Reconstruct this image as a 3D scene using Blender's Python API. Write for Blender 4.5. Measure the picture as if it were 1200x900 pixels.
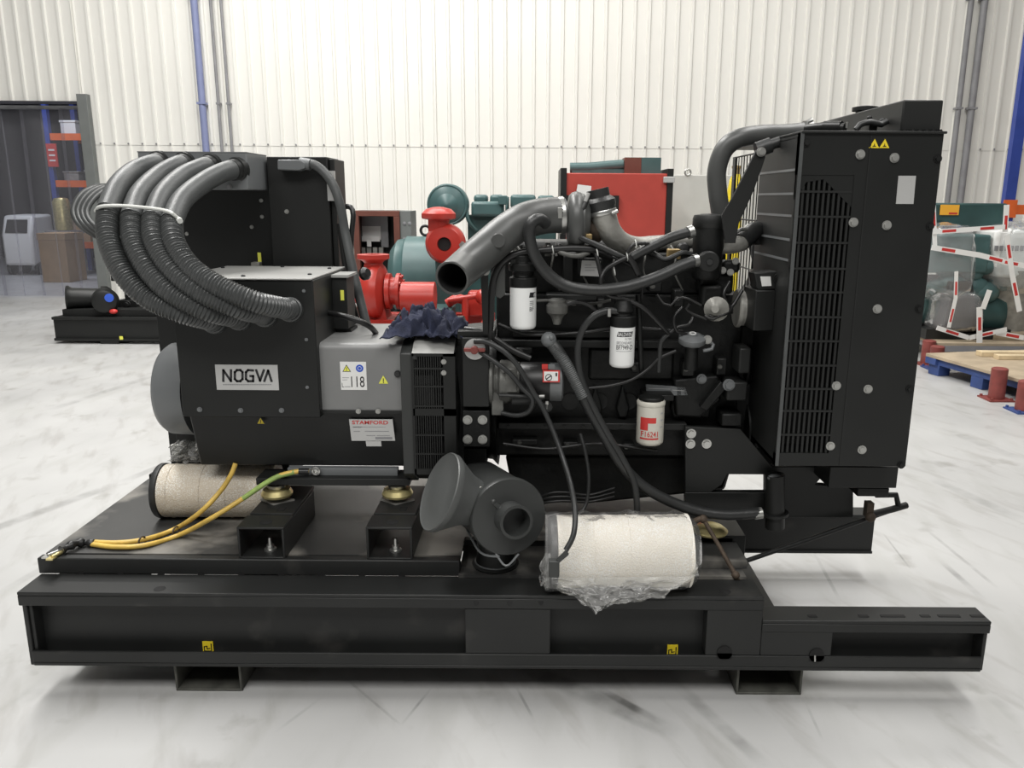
import bpy, math, random
from mathutils import Vector, Matrix, noise
random.seed(7)
for o in list(bpy.data.objects): bpy.data.objects.remove(o)
SC = bpy.context.scene
COL = SC.collection
V = Vector
# ------------------------------------------------------------------ camera
H, PITCH, ROLL, F, CX, CY = 1.57, math.radians(13.0), math.radians(0.38), 940.0, 626.0, 450.0
cam = bpy.data.cameras.new('camera'); camo = bpy.data.objects.new('camera', cam); COL.objects.link(camo)
cam.sensor_width = 36; cam.lens = F / 1200 * 36; cam.shift_x = -(CX - 600) / 1200; cam.clip_end = 200
camo.matrix_world = Matrix.Translation((0, 0, H)) @ Matrix.Rotation(math.pi/2 - PITCH, 4, 'X') @ Matrix.Rotation(ROLL, 4, 'Z')
SC.camera = camo
SC.view_settings.view_transform = 'Standard'; SC.view_settings.look = 'None'
SC.view_settings.gamma = 1; SC.view_settings.use_curve_mapping = False
SC.view_settings.exposure = 0.0
# ------------------------------------------------------------------ world and lamps
W = bpy.data.worlds.new('hall_light'); SC.world = W; W.use_nodes = True
W.node_tree.nodes['Background'].inputs[0].default_value = (1.0, 0.985, 0.95, 1)
W.node_tree.nodes['Background'].inputs[1].default_value = 0.13
def area(name, loc, sx, sy, e, col=(1, .97, .92), target=None):
    l = bpy.data.lights.new(name, 'AREA'); l.shape = 'RECTANGLE'; l.size = sx; l.size_y = sy; l.energy = e; l.color = col
    o = bpy.data.objects.new(name, l); COL.objects.link(o); o.location = loc
    if target: o.rotation_euler = (V(target) - V(loc)).to_track_quat('-Z', 'Y').to_euler()
    return o
area('ceiling_or_fill_lamp', (-3.2, 4.6, 7.5), 1.4, 5.0, 560, (1, .985, .96))
area('ceiling_or_fill_lamp', (2.8, 3.4, 7.5), 1.2, 5.0, 300, (1, .985, .96))
area('ceiling_or_fill_lamp', (-2.5, 9.2, 7.5), 7.0, 1.4, 470, (1, .98, .94))
area('ceiling_or_fill_lamp', (4.6, 9.0, 7.5), 5.0, 1.2, 150, (1, .975, .92))
area('ceiling_or_fill_lamp', (-0.6, -2.6, 7.0), 8.0, 3.0, 620, (1, .985, .96))  # added fill from the camera side, brightens the front faces
# ------------------------------------------------------------------ pixel -> point
CR, SR = math.cos(ROLL), math.sin(ROLL); CP, SP = math.cos(PITCH), math.sin(PITCH)
def ray(px, py):
    a = (px - CX) / F; b = -(py - CY) / F
    x = a * CR - b * SR; y = a * SR + b * CR
    return V((x, CP + y * SP, -SP + y * CP))
def P(px, py, Y):
    d = ray(px, py); return V((0, 0, H)) + d * (Y / d.y)
def PZ(px, py, Z):
    d = ray(px, py); return V((0, 0, H)) + d * ((Z - H) / d.z)
# ------------------------------------------------------------------ materials
def mat(name, c, rough=.5, metal=0, var=.12, vs=6, bump=0, bs=60, spec=.5, dirt=None, ds=5, dt=.55):
    m = bpy.data.materials.new(name); m.use_nodes = True; nt = m.node_tree; N = nt.nodes; L = nt.links
    b = N['Principled BSDF']; b.inputs['Roughness'].default_value = rough; b.inputs['Metallic'].default_value = metal
    b.inputs['Specular IOR Level'].default_value = spec
    tc = N.new('ShaderNodeTexCoord')
    nz = N.new('ShaderNodeTexNoise'); nz.inputs['Scale'].default_value = vs; nz.inputs['Detail'].default_value = 5
    L.new(tc.outputs['Object'], nz.inputs['Vector'])
    r = N.new('ShaderNodeValToRGB'); L.new(nz.outputs['Fac'], r.inputs[0])
    r.color_ramp.elements[0].position = .3; r.color_ramp.elements[1].position = .7
    r.color_ramp.elements[0].color = (*[x * (1 - var) for x in c], 1); r.color_ramp.elements[1].color = (*[min(1, x * (1 + var)) for x in c], 1)
    out = r.outputs[0]
    if dirt:
        n2 = N.new('ShaderNodeTexNoise'); n2.inputs['Scale'].default_value = ds; n2.inputs['Detail'].default_value = 8
        L.new(tc.outputs['Object'], n2.inputs['Vector'])
        r2 = N.new('ShaderNodeValToRGB'); L.new(n2.outputs['Fac'], r2.inputs[0])
        r2.color_ramp.elements[0].position = dt; r2.color_ramp.elements[1].position = dt + .12
        mx = N.new('ShaderNodeMixRGB'); L.new(r2.outputs[0], mx.inputs[0]); L.new(out, mx.inputs[1]); mx.inputs[2].default_value = (*dirt, 1)
        out = mx.outputs[0]
    L.new(out, b.inputs['Base Color'])
    if bump:
        n3 = N.new('ShaderNodeTexNoise'); n3.inputs['Scale'].default_value = bs; n3.inputs['Detail'].default_value = 4
        L.new(tc.outputs['Object'], n3.inputs['Vector'])
        bp = N.new('ShaderNodeBump'); bp.inputs['Strength'].default_value = bump; bp.inputs['Distance'].default_value = .01
        L.new(n3.outputs['Fac'], bp.inputs['Height']); L.new(bp.outputs[0], b.inputs['Normal'])
    return m
def glassy(name, tint, amount, rough=.08, bump=.6, bs=25, haze=.1, hazec=(.8, .8, .8)):
    m = bpy.data.materials.new(name); m.use_nodes = True; nt = m.node_tree; N = nt.nodes; L = nt.links
    N.remove(N['Principled BSDF']); out = N['Material Output']
    tr = N.new('ShaderNodeBsdfTransparent'); tr.inputs[0].default_value = (*tint, 1)
    gl = N.new('ShaderNodeBsdfGlossy'); gl.inputs['Roughness'].default_value = rough; gl.inputs['Color'].default_value = (.95, .95, .95, 1)
    df = N.new('ShaderNodeBsdfDiffuse'); df.inputs[0].default_value = (*hazec, 1)
    fr = N.new('ShaderNodeLayerWeight'); fr.inputs[0].default_value = amount
    tc = N.new('ShaderNodeTexCoord'); nz = N.new('ShaderNodeTexNoise'); nz.inputs['Scale'].default_value = bs; nz.inputs['Detail'].default_value = 5
    L.new(tc.outputs['Object'], nz.inputs['Vector'])
    bp = N.new('ShaderNodeBump'); bp.inputs['Strength'].default_value = bump; bp.inputs['Distance'].default_value = .02
    L.new(nz.outputs['Fac'], bp.inputs['Height'])
    L.new(bp.outputs[0], gl.inputs['Normal']); L.new(bp.outputs[0], fr.inputs['Normal'])
    m1 = N.new('ShaderNodeMixShader'); m1.inputs[0].default_value = haze; L.new(tr.outputs[0], m1.inputs[1]); L.new(df.outputs[0], m1.inputs[2])
    mf = N.new('ShaderNodeMath'); mf.operation = 'MULTIPLY'; mf.inputs[1].default_value = .6; L.new(fr.outputs['Fresnel'], mf.inputs[0])
    m2 = N.new('ShaderNodeMixShader'); L.new(mf.outputs[0], m2.inputs[0]); L.new(m1.outputs[0], m2.inputs[1]); L.new(gl.outputs[0], m2.inputs[2])
    L.new(m2.outputs[0], out.inputs['Surface'])
    return m
def perforated(name, c, c2, scale):
    m = bpy.data.materials.new(name); m.use_nodes = True; nt = m.node_tree; N = nt.nodes; L = nt.links
    b = N['Principled BSDF']; b.inputs['Roughness'].default_value = .75
    tc = N.new('ShaderNodeTexCoord'); vo = N.new('ShaderNodeTexVoronoi'); vo.inputs['Scale'].default_value = scale
    L.new(tc.outputs['Object'], vo.inputs['Vector'])
    nz = N.new('ShaderNodeTexNoise'); nz.inputs['Scale'].default_value = 14; L.new(tc.outputs['Object'], nz.inputs['Vector'])
    mt = N.new('ShaderNodeMath'); mt.operation = 'MULTIPLY_ADD'; L.new(nz.outputs['Fac'], mt.inputs[0]); mt.inputs[1].default_value = .7; mt.inputs[2].default_value = -.28
    ad = N.new('ShaderNodeMath'); ad.operation = 'ADD'; L.new(vo.outputs['Distance'], ad.inputs[0]); L.new(mt.outputs[0], ad.inputs[1])
    r = N.new('ShaderNodeValToRGB'); L.new(ad.outputs[0], r.inputs[0])
    r.color_ramp.elements[0].position = .25; r.color_ramp.elements[1].position = .6
    r.color_ramp.elements[0].color = (*c, 1); r.color_ramp.elements[1].color = (*c2, 1)
    L.new(r.outputs[0], b.inputs['Base Color'])
    bp = N.new('ShaderNodeBump'); bp.inputs['Strength'].default_value = .5; bp.inputs['Distance'].default_value = .004
    L.new(vo.outputs['Distance'], bp.inputs['Height']); L.new(bp.outputs[0], b.inputs['Normal'])
    return m
M = {}
M['black'] = mat('black_paint', (.0095, .0102, .0097), .45, spec=.4, var=.15)
M['black2'] = mat('satin_black_paint', (.0125, .0132, .0127), .5, spec=.4, var=.2, vs=3)
M['skid'] = mat('skid_paint', (.0155, .0162, .0158), .48, spec=.4, var=.2, vs=3, dirt=(.035, .034, .032), ds=7, dt=.62)
M['deck'] = mat('dusty_deck_paint', (.035, .035, .034), .5, var=.25, vs=3, dirt=(.20, .19, .17), ds=3.4, dt=.50)
M['engine'] = mat('engine_paint', (.0065, .007, .0067), .5, spec=.35, var=.3, vs=10, bump=.3, bs=40)
M['dark'] = mat('painted_void_shade', (.006, .006, .006), .8)  # near-black colour painted in for the shade inside holes and cavities
M['rubber'] = mat('hose_rubber', (.024, .025, .025), .42, var=.15, vs=12, bump=.1, bs=80)
M['cable'] = mat('cable_sheath', (.012, .012, .012), .4)
M['conduit'] = mat('conduit_plastic', (.055, .058, .058), .36, var=.1)
M['sleeve'] = mat('conduit_sleeve', (.07, .074, .074), .45, var=.1, vs=20, bump=.12, bs=120)
M['grey'] = mat('grey_paint', (.20, .202, .20), .4, var=.06)
M['jbox'] = mat('junction_grey', (.15, .158, .162), .42, var=.06)
M['lid'] = mat('grey_lid', (.36, .36, .345), .42, var=.1, vs=3)
M['hood'] = mat('air_cleaner_plastic', (.035, .037, .036), .42, var=.1)
M['pipe'] = mat('grey_intake_pipe', (.07, .072, .07), .38, var=.12, vs=10)
M['alu'] = mat('cast_aluminium', (.32, .315, .29), .5, .35, var=.2, vs=15, bump=.25, bs=60)
M['steel'] = mat('zinc_steel', (.55, .55, .53), .32, .9, var=.15)
M['bolt'] = mat('bright_bolt', (.42, .42, .4), .35, .6, var=.1)
M['zinc'] = mat('yellow_zinc', (.72, .62, .30), .3, .7, var=.2, vs=25)
M['brass'] = mat('old_brass', (.36, .26, .12), .5, .5)
M['rust'] = mat('rusty_iron', (.075, .055, .04), .7, .3, var=.4, vs=25)
M['white'] = mat('white_label', (.8, .8, .78), .4, var=.02)
M['wfilter'] = mat('white_filter_can', (.85, .86, .85), .25, var=.02)
M['cfilter'] = mat('cream_filter_can', (.62, .60, .53), .3, var=.06)
M['silver'] = mat('silver_label', (.50, .50, .49), .35, .2, var=.05)
M['ink'] = mat('black_ink', (.015, .015, .017), .5)
M['gink'] = mat('grey_ink', (.25, .25, .26), .5)
M['redink'] = mat('red_ink', (.55, .04, .035), .45)
M['blueink'] = mat('blue_ink', (.03, .10, .55), .45)
M['yellow'] = mat('warning_yellow', (.80, .62, .03), .45)
M['lemon'] = mat('lemon_label', (.85, .85, .12), .45)
M['red'] = mat('pump_red', (.42, .035, .025), .35, var=.12)
M['cabred'] = mat('cabinet_red', (.42, .05, .035), .5, var=.06)
M['brown'] = mat('primer_brown', (.14, .045, .03), .6, var=.15)
M['teal'] = mat('teal_paint', (.060, .122, .122), .4, var=.12)
M['dteal'] = mat('dark_teal_paint', (.028, .068, .066), .45, var=.15)
M['orange'] = mat('rack_orange', (.75, .14, .03), .5)
M['rackblue'] = mat('rack_blue', (.03, .06, .30), .5, var=.1)
M['palblue'] = mat('pallet_blue', (.035, .07, .22), .55, var=.2)
M['post'] = mat('grey_post', (.17, .18, .175), .55, var=.06)
M['wood'] = mat('plywood', (.42, .34, .24), .7, var=.2, vs=5)
M['card'] = mat('cardboard', (.40, .27, .15), .8, var=.1)
M['rag'] = mat('navy_cloth', (.012, .016, .040), .85, var=.3, vs=25, bump=.4, bs=250)
M['yellowcable'] = mat('yellow_cable', (.68, .46, .10), .45, var=.15, vs=30)
M['green'] = mat('cable_green', (.16, .30, .10), .45)
M['tie'] = mat('cable_tie_nylon', (.62, .63, .60), .4)
M['tape'] = mat('black_tape', (.02, .02, .02), .35, bump=.3)
M['wall'] = mat('wall_sheet', (.81, .80, .755), .55, var=.03, vs=.5)
M['wrap'] = glassy('plastic_wrap', (.96, .96, .96), .10, .12, .5, 16, .12, (.88, .88, .87))
M['crinkle'] = glassy('crinkled_bag', (.94, .94, .93), .30, .14, .6, 13, .24, (.86, .86, .84))
M['strip'] = glassy('curtain_pvc', (.80, .80, .84), .16, .15, .12, 2, .17, (.46, .46, .50))
M['shrink'] = glassy('shrink_wrap', (.90, .93, .93), .18, .14, .4, 7, .20, (.82, .80, .80))
M['element'] = perforated('filter_element', (.88, .87, .83), (.80, .75, .66), 210)
M['element2'] = perforated('aged_filter_element', (.78, .76, .70), (.60, .53, .43), 210)
M['pipeblue'] = mat('pipe_blue', (.22, .25, .42), .5, var=.05)
M['palegrey'] = mat('pale_cabinet', (.55, .55, .52), .5, var=.04)
M['castgrey'] = mat('dark_cast_iron', (.12, .12, .112), .5, .3, var=.3, vs=18, bump=.3)
M['jboxf'] = mat('junction_box_grey', (.17, .178, .182), .45, var=.06)
M['postred'] = mat('worn_post_red', (.22, .05, .042), .5, var=.25, vs=12)
M['orangelabel'] = mat('orange_label', (.85, .42, .04), .5, var=.03)
M['palewood'] = mat('pale_timber', (.62, .50, .32), .7, var=.15, vs=9)
M['hood2'] = mat('rain_hood_plastic', (.085, .089, .087), .45, var=.1)
M['stripe'] = mat('earth_cable_green', (.30, .42, .12), .45, var=.5, vs=18)
M['dunnage'] = mat('weathered_channel', (.09, .09, .078), .6, .2, var=.4, vs=14)
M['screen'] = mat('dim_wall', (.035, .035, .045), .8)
# floor: pale power-trowelled concrete with scuffs
def floor_mat():
    m = bpy.data.materials.new('concrete_floor'); m.use_nodes = True; nt = m.node_tree; N = nt.nodes; L = nt.links
    b = N['Principled BSDF']; b.inputs['Specular IOR Level'].default_value = .4
    geo = N.new('ShaderNodeNewGeometry')
    def tex(scale, detail, rot=0, sc=(1, 1, 1)):
        m0 = N.new('ShaderNodeMapping'); m0.inputs['Rotation'].default_value = (0, 0, rot); L.new(geo.outputs['Position'], m0.inputs['Vector'])
        mp = N.new('ShaderNodeMapping'); mp.inputs['Scale'].default_value = sc
        L.new(m0.outputs[0], mp.inputs['Vector'])
        n = N.new('ShaderNodeTexNoise'); n.inputs['Scale'].default_value = scale; n.inputs['Detail'].default_value = detail
        L.new(mp.outputs[0], n.inputs['Vector']); return n.outputs['Fac']
    def ramp(s, a, bb, ca, cb):
        r = N.new('ShaderNodeValToRGB'); L.new(s, r.inputs[0]); e = r.color_ramp.elements
        e[0].position = a; e[1].position = bb; e[0].color = (*ca, 1); e[1].color = (*cb, 1); return r.outputs[0]
    def mul(a, bb, fac=1):
        mx = N.new('ShaderNodeMixRGB'); mx.blend_type = 'MULTIPLY'; mx.inputs[0].default_value = fac; L.new(a, mx.inputs[1]); L.new(bb, mx.inputs[2]); return mx.outputs[0]
    def mth(op, a, bb=None, c=None):
        n = N.new('ShaderNodeMath'); n.operation = op
        for i, x in enumerate((a, bb, c)):
            if x is None: continue
            if isinstance(x, (int, float)): n.inputs[i].default_value = x
            else: L.new(x, n.inputs[i])
        return n.outputs[0]
    base = ramp(tex(.9, 6), .3, .7, (.425, .425, .419), (.505, .505, .497))
    base = mul(base, ramp(tex(2.4, 8, .10, (3.0, .8, 1)), .36, .50, (.93, .93, .92), (1, 1, 1)))
    base = mul(base, ramp(tex(2.6, 8, -.42, (4.0, .8, 1)), .33, .46, (.87, .86, .85), (1, 1, 1)))
    base = mul(base, ramp(tex(5, 8), .25, .38, (.75, .74, .72), (1, 1, 1)))
    wob = tex(9, 6)
    def mark(x0, y0, x1, y1, w, s):
        nonlocal base
        a = PZ(x0, y0, 0); bb = PZ(x1, y1, 0); d = bb - a; Ln = d.length; d.normalize(); n = V((-d.y, d.x, 0))
        def dot(v, off):
            vm = N.new('ShaderNodeVectorMath'); vm.operation = 'DOT_PRODUCT'; L.new(geo.outputs['Position'], vm.inputs[0]); vm.inputs[1].default_value = v
            return mth('SUBTRACT', vm.outputs['Value'], off)
        t = dot(d, a.dot(d)); u = mth('ABSOLUTE', dot(n, a.dot(n)))
        tt = mth('MULTIPLY', mth('SMOOTH_MIN', mth('DIVIDE', t, .12), 1, .1), mth('SMOOTH_MIN', mth('DIVIDE', mth('SUBTRACT', Ln, t), .12), 1, .1))
        tt = mth('MAXIMUM', mth('MULTIPLY', tt, mth('GREATER_THAN', t, 0)), 0); tt = mth('MULTIPLY', tt, mth('GREATER_THAN', Ln, t))
        uu = mth('MAXIMUM', mth('SUBTRACT', 1, mth('DIVIDE', u, w)), 0)
        wv = mth('MULTIPLY', mth('SUBTRACT', wob, .25), 2.2)
        f = mth('MULTIPLY', mth('MULTIPLY', mth('MINIMUM', mth('MULTIPLY', uu, 2), 1), tt), mth('MULTIPLY', wv, s)); f = mth('MINIMUM', mth('MAXIMUM', f, 0), .8)
        mx = N.new('ShaderNodeMixRGB'); L.new(f, mx.inputs[0]); L.new(base, mx.inputs[1]); mx.inputs[2].default_value = (.10, .10, .095, 1); base = mx.outputs[0]
    for a in ((-30, 628, 140, 566, .05, .45), (140, 566, 300, 500, .04, .35), (600, 775, 800, 862, .05, .55), (690, 800, 780, 850, .02, .8),
              (790, 800, 900, 900, .03, .4), (605, 805, 628, 848, .006, .9), (405, 795, 470, 850, .006, .6), (470, 850, 508, 803, .006, .6),
              (945, 825, 965, 870, .006, .7), (0, 840, 70, 790, .05, .35), (1100, 655, 1155, 705, .02, .5), (1085, 620, 1170, 690, .012, .4),
              (1035, 625, 1068, 668, .006, .7), (1160, 815, 1200, 850, .03, .5), (950, 640, 985, 705, .01, .4), (0, 695, 60, 660, .03, .3),
              (60, 480, 180, 440, .05, .3), (1090, 560, 1200, 610, .05, .3), (1100, 500, 1200, 540, .06, .25), (320, 860, 380, 815, .008, .35)):
        mark(*a)
    L.new(base, b.inputs['Base Color'])
    rr = ramp(tex(2, 4), .3, .7, (.30, .30, .30), (.48, .48, .48)); L.new(rr, b.inputs['Roughness'])
    return m
M['floor'] = floor_mat()
# ------------------------------------------------------------------ mesh builder
def catmull(pts, step):
    pts = [V(p) for p in pts]; out = []
    q = [pts[0] * 2 - pts[1]] + pts + [pts[-1] * 2 - pts[-2]]
    for i in range(1, len(q) - 2):
        n = max(1, int((q[i+1] - q[i]).length / step))
        for k in range(n):
            t = k / n
            out.append(.5 * (2*q[i] + (q[i+1] - q[i-1]) * t + (2*q[i-1] - 5*q[i] + 4*q[i+1] - q[i+2]) * t*t + (3*q[i] - q[i-1] - 3*q[i+1] + q[i+2]) * t**3))
    out.append(pts[-1]); return out
class MB:
    def __init__(s): s.v = []; s.f = []; s.m = []
    def add(s, vs, fs, mi=0):
        o = len(s.v); s.v += [tuple(v) for v in vs]; s.f += [tuple(i + o for i in f) for f in fs]; s.m += [mi] * len(fs); return s
    def hexa(s, p, mi=0):
        return s.add(p, [(0, 3, 2, 1), (4, 5, 6, 7), (0, 1, 5, 4), (1, 2, 6, 5), (2, 3, 7, 6), (3, 0, 4, 7)], mi)
    def box(s, x0, x1, y0, y1, z0, z1, mi=0):
        x0, x1 = sorted((x0, x1)); y0, y1 = sorted((y0, y1)); z0, z1 = sorted((z0, z1))
        return s.hexa([(x0, y0, z0), (x1, y0, z0), (x1, y1, z0), (x0, y1, z0), (x0, y0, z1), (x1, y0, z1), (x1, y1, z1), (x0, y1, z1)], mi)
    def pbox(s, x0, y0, x1, y1, Y, dep, mi=0):
        ym = (y0 + y1) / 2; xm = (x0 + x1) / 2
        return s.box(P(x0, ym, Y).x, P(x1, ym, Y).x, Y, Y + dep, P(xm, y1, Y).z, P(xm, y0, Y).z, mi)
    def prism(s, pts, ext, mi=0):
        pts = [V(p) for p in pts]; e = V(ext); n = len(pts)
        nor = V((0, 0, 0))
        for i in range(n): nor += pts[i].cross(pts[(i+1) % n])
        if nor.dot(e) > 0: pts = pts[::-1]
        vs = pts + [p + e for p in pts]
        fs = [tuple(range(n)), tuple(range(2*n - 1, n - 1, -1))] + [(i, i + n, (i+1) % n + n, (i+1) % n)[::1] for i in range(n)]
        return s.add(vs, fs, mi)
    def pprism(s, pp, Y, dep, mi=0):       # outline seen from the front, at distance Y, dep deep
        return s.prism([P(x, y, Y) for x, y in pp], (0, dep, 0), mi)
    def lathe(s, prof, o, ax, n=28, mi=0, caps=True):
        o = V(o); ax = V(ax).normalized(); u = ax.orthogonal().normalized(); w = ax.cross(u)
        vs = []; fs = []
        for r, h in prof:
            for k in range(n):
                a = 2 * math.pi * k / n; vs.append(o + ax * h + (u * math.cos(a) + w * math.sin(a)) * r)
        for i in range(len(prof) - 1):
            for k in range(n):
                a = i * n + k; b = i * n + (k + 1) % n; fs.append((a, b, b + n, a + n))
        if caps:
            if prof[0][0] > 1e-5: fs.append(tuple(range(n - 1, -1, -1)))
            if prof[-1][0] > 1e-5: fs.append(tuple(range((len(prof) - 1) * n, len(prof) * n)))
        return s.add(vs, fs, mi)
    def cyl(s, a, b, r, r2=None, n=24, mi=0):
        a = V(a); b = V(b); return s.lathe([(r, 0), (r if r2 is None else r2, (b - a).length)], a, b - a, n, mi)
    def tube(s, pts, r, n=10, mi=0, step=.012, smooth=True, caps=True):
        path = catmull(pts, step) if smooth and len(pts) > 2 else [V(p) for p in pts]
        t = (path[1] - path[0]).normalized(); u = t.orthogonal().normalized(); vs = []; fs = []; L = 0
        for i, p in enumerate(path):
            if i: L += (p - path[i-1]).length
            t2 = (path[min(i+1, len(path)-1)] - path[max(i-1, 0)])
            if t2.length > 1e-9: t2.normalize(); t = t2
            u = (u - t * u.dot(t)).normalized(); w = t.cross(u); rr = r(L) if callable(r) else r
            for k in range(n):
                a = 2 * math.pi * k / n; vs.append(p + (u * math.cos(a) + w * math.sin(a)) * rr)
        for i in range(len(path) - 1):
            for k in range(n):
                a = i*n + k; b = i*n + (k+1) % n; fs.append((a, b, b + n, a + n))
        if caps: fs += [tuple(range(n - 1, -1, -1)), tuple(range((len(path)-1)*n, len(path)*n))]
        return s.add(vs, fs, mi)
    def ptube(s, pp, r, n=10, mi=0, **k): return s.tube([P(*q) for q in pp], r, n, mi, **k)
    def ring(s, c, ax, R, r, n=28, k=10, mi=0):
        c = V(c); ax = V(ax).normalized(); u = ax.orthogonal().normalized(); w = ax.cross(u); vs = []; fs = []
        for i in range(n):
            a = 2*math.pi*i/n; d = u*math.cos(a) + w*math.sin(a)
            for j in range(k):
                b = 2*math.pi*j/k; vs.append(c + d*(R + r*math.cos(b)) + ax*(r*math.sin(b)))
        for i in range(n):
            for j in range(k): fs.append((i*k + j, ((i+1) % n)*k + j, ((i+1) % n)*k + (j+1) % k, i*k + (j+1) % k))
        return s.add(vs, fs, mi)
    def ball(s, c, r, n=16, mi=0, sc=(1, 1, 1)):
        c = V(c); vs = []; fs = []; m = n // 2
        for i in range(m + 1):
            th = math.pi * i / m
            for k in range(n):
                a = 2*math.pi*k/n; vs.append(c + V((r*sc[0]*math.sin(th)*math.cos(a), r*sc[1]*math.sin(th)*math.sin(a), r*sc[2]*math.cos(th))))
        for i in range(m):
            for k in range(n): fs.append((i*n + k, (i+1)*n + k, (i+1)*n + (k+1) % n, i*n + (k+1) % n))
        return s.add(vs, fs, mi)
    def bolt(s, p, r, mi=0, ax=(0, -1, 0), h=None):
        p = V(p); ax = V(ax).normalized(); h = h or r * .9
        s.cyl(p - ax*.002, p + ax*r*.25, r*1.45, n=16, mi=mi); return s.cyl(p, p + ax*h, r, n=6, mi=mi)
    def pbolt(s, px, py, Y, r=.009, mi=0): return s.bolt(P(px, py, Y), r, mi)
    def sheet(s, fn, nu, nv, mi=0):
        vs = [fn(i / nu, j / nv) for i in range(nu + 1) for j in range(nv + 1)]
        fs = [(i*(nv+1) + j, (i+1)*(nv+1) + j, (i+1)*(nv+1) + j + 1, i*(nv+1) + j + 1) for i in range(nu) for j in range(nv)]
        return s.add(vs, fs, mi)
    def text(s, st, x0, x1, z0, z1, y, mi=0, bold=0.0):
        vs, fs = glyphs(st, bold)
        ax = min(v[0] for v in vs); bx = max(v[0] for v in vs); az = min(v[1] for v in vs); bz = max(v[1] for v in vs)
        return s.add([(x0 + (v[0]-ax)/(bx-ax)*(x1-x0), y, z0 + (v[1]-az)/max(bz-az, 1e-6)*(z1-z0)) for v in vs], fs, mi)
    def strokes(s, lines, w, y, mi=0):
        for ln in lines:
            for (ax, az), (bx, bz) in zip(ln, ln[1:]):
                d = V((bx-ax, 0, bz-az)); L = d.length; d.normalize(); n = V((-d.z, 0, d.x)) * w/2; e = d * w*.35
                a = V((ax, y, az)) - e; b = V((bx, y, bz)) + e
                s.add([a - n, b - n, b + n, a + n], [(0, 1, 2, 3)], mi)
        return s
    def build(s, name, mats, parent=None, bevel=0, solid=0, sub=0, label=None, ang=.7):
        me = bpy.data.meshes.new(name)
        org = V((0, 0, 0))
        if not parent:                       # a thing that is one mesh: put its origin at its base
            xs, ys, zs = zip(*s.v); org = V(((min(xs)+max(xs))/2, (min(ys)+max(ys))/2, min(zs)))
        me.from_pydata([tuple(V(v) - org) for v in s.v], [], s.f)
        ms = mats if isinstance(mats, (list, tuple)) else [mats]
        for x in ms: me.materials.append(M[x])
        me.polygons.foreach_set('material_index', s.m)
        me.polygons.foreach_set('use_smooth', [True] * len(s.f)); me.update(); me.set_sharp_from_angle(angle=ang)
        o = bpy.data.objects.new(name, me); COL.objects.link(o); o.location = org
        if parent:
            o.parent = parent; base = V((0, 0, 0)); q = parent
            while q: base += q.location; q = q.parent
            o.location = -base
        if bevel:
            b = o.modifiers.new('bevel', 'BEVEL'); b.width = bevel; b.segments = 2; b.limit_method = 'ANGLE'; b.angle_limit = .8
        if solid:
            b = o.modifiers.new('solid', 'SOLIDIFY'); b.thickness = solid; b.offset = 0
        if sub:
            b = o.modifiers.new('sub', 'SUBSURF'); b.levels = sub; b.render_levels = sub
        if label: o['label'] = label
        return o
_G = {}
def glyphs(st, bold=0.0):
    if (st, bold) in _G: return _G[(st, bold)]
    c = bpy.data.curves.new('t', 'FONT'); c.body = st; c.fill_mode = 'FRONT'; c.offset = bold; c.resolution_u = 3
    o = bpy.data.objects.new('t', c); COL.objects.link(o)
    dg = bpy.context.evaluated_depsgraph_get(); me = bpy.data.meshes.new_from_object(o.evaluated_get(dg))
    r = ([tuple(v.co) for v in me.vertices], [tuple(p.vertices) for p in me.polygons])
    bpy.data.objects.remove(o); bpy.data.curves.remove(c); bpy.data.meshes.remove(me); _G[(st, bold)] = r; return r
def thing(name, loc, label, cat, group=None):
    o = bpy.data.objects.new(name, None); COL.objects.link(o); o.location = loc; o.empty_display_size = .1
    o['label'] = label; o['category'] = cat
    if group: o['group'] = group
    return o
def tag(o, label, cat, group=None):
    o['label'] = label; o['category'] = cat
    if group: o['group'] = group
    return o
def struct(o): o['kind'] = 'structure'; return o
def tri(mb, x, z, y, s, mi, mk):        # warning triangle with a black edge
    mb.add([(x - s/2, y, z), (x + s/2, y, z), (x, y, z + s*.87)], [(0, 1, 2)], mk)
    mb.add([(x - s*.38, y - .0004, z + s*.07), (x + s*.38, y - .0004, z + s*.07), (x, y - .0004, z + s*.72)], [(0, 1, 2)], mi)
    mb.strokes([[(x, z + s*.27), (x, z + s*.5)], [(x, z + s*.14), (x, z + s*.17)]], s*.07, y - .0008, mk)
# ------------------------------------------------------------------ the setting
YW = 12.6
struct(MB().box(-24, 24, -8, 26, -.05, 0).build('floor', 'floor'))
doorX = P(110, 230, YW).x; doorZ = P(60, 121, YW).z; jointZ = P(600, 173, YW).z
def sheet_wall(mb, xa, xb, za, zb, y):
    n0 = math.floor(xa / .21); prof = []
    x = n0 * .21; prof.append((xa, y))
    while x < xb:
        for dx, dy in ((0, 0), (.145, 0), (.158, -.028), (.190, -.028), (.203, 0)):
            if xa <= x + dx <= xb: prof.append((x + dx, y + dy))
        x += .21
    prof.append((xb, y))
    vs = [(a, b, z) for a, b in prof for z in (za, zb)]
    mb.add(vs, [(2*i, 2*i + 2, 2*i + 3, 2*i + 1) for i in range(len(prof) - 1)])
w = MB()
sheet_wall(w, doorX, 14, 0, jointZ + .05, YW); sheet_wall(w, doorX, 14, jointZ, 7.5, YW - .006)
sheet_wall(w, -16, doorX, doorZ, 7.5, YW - .006)
x = math.ceil(doorX / .21) * .21
while x < 9:
    w.cyl((x + .174, YW - .03, jointZ + .02), (x + .174, YW - .05, jointZ + .02), .012, n=6, mi=1); x += .21
struct(w.build('wall_back', ['wall', 'gink']))
struct(MB().box(doorX - .02, doorX + .13, YW - .14, YW - .03, 0, doorZ + .12).build('trim_1', 'post', bevel=.004))
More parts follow.
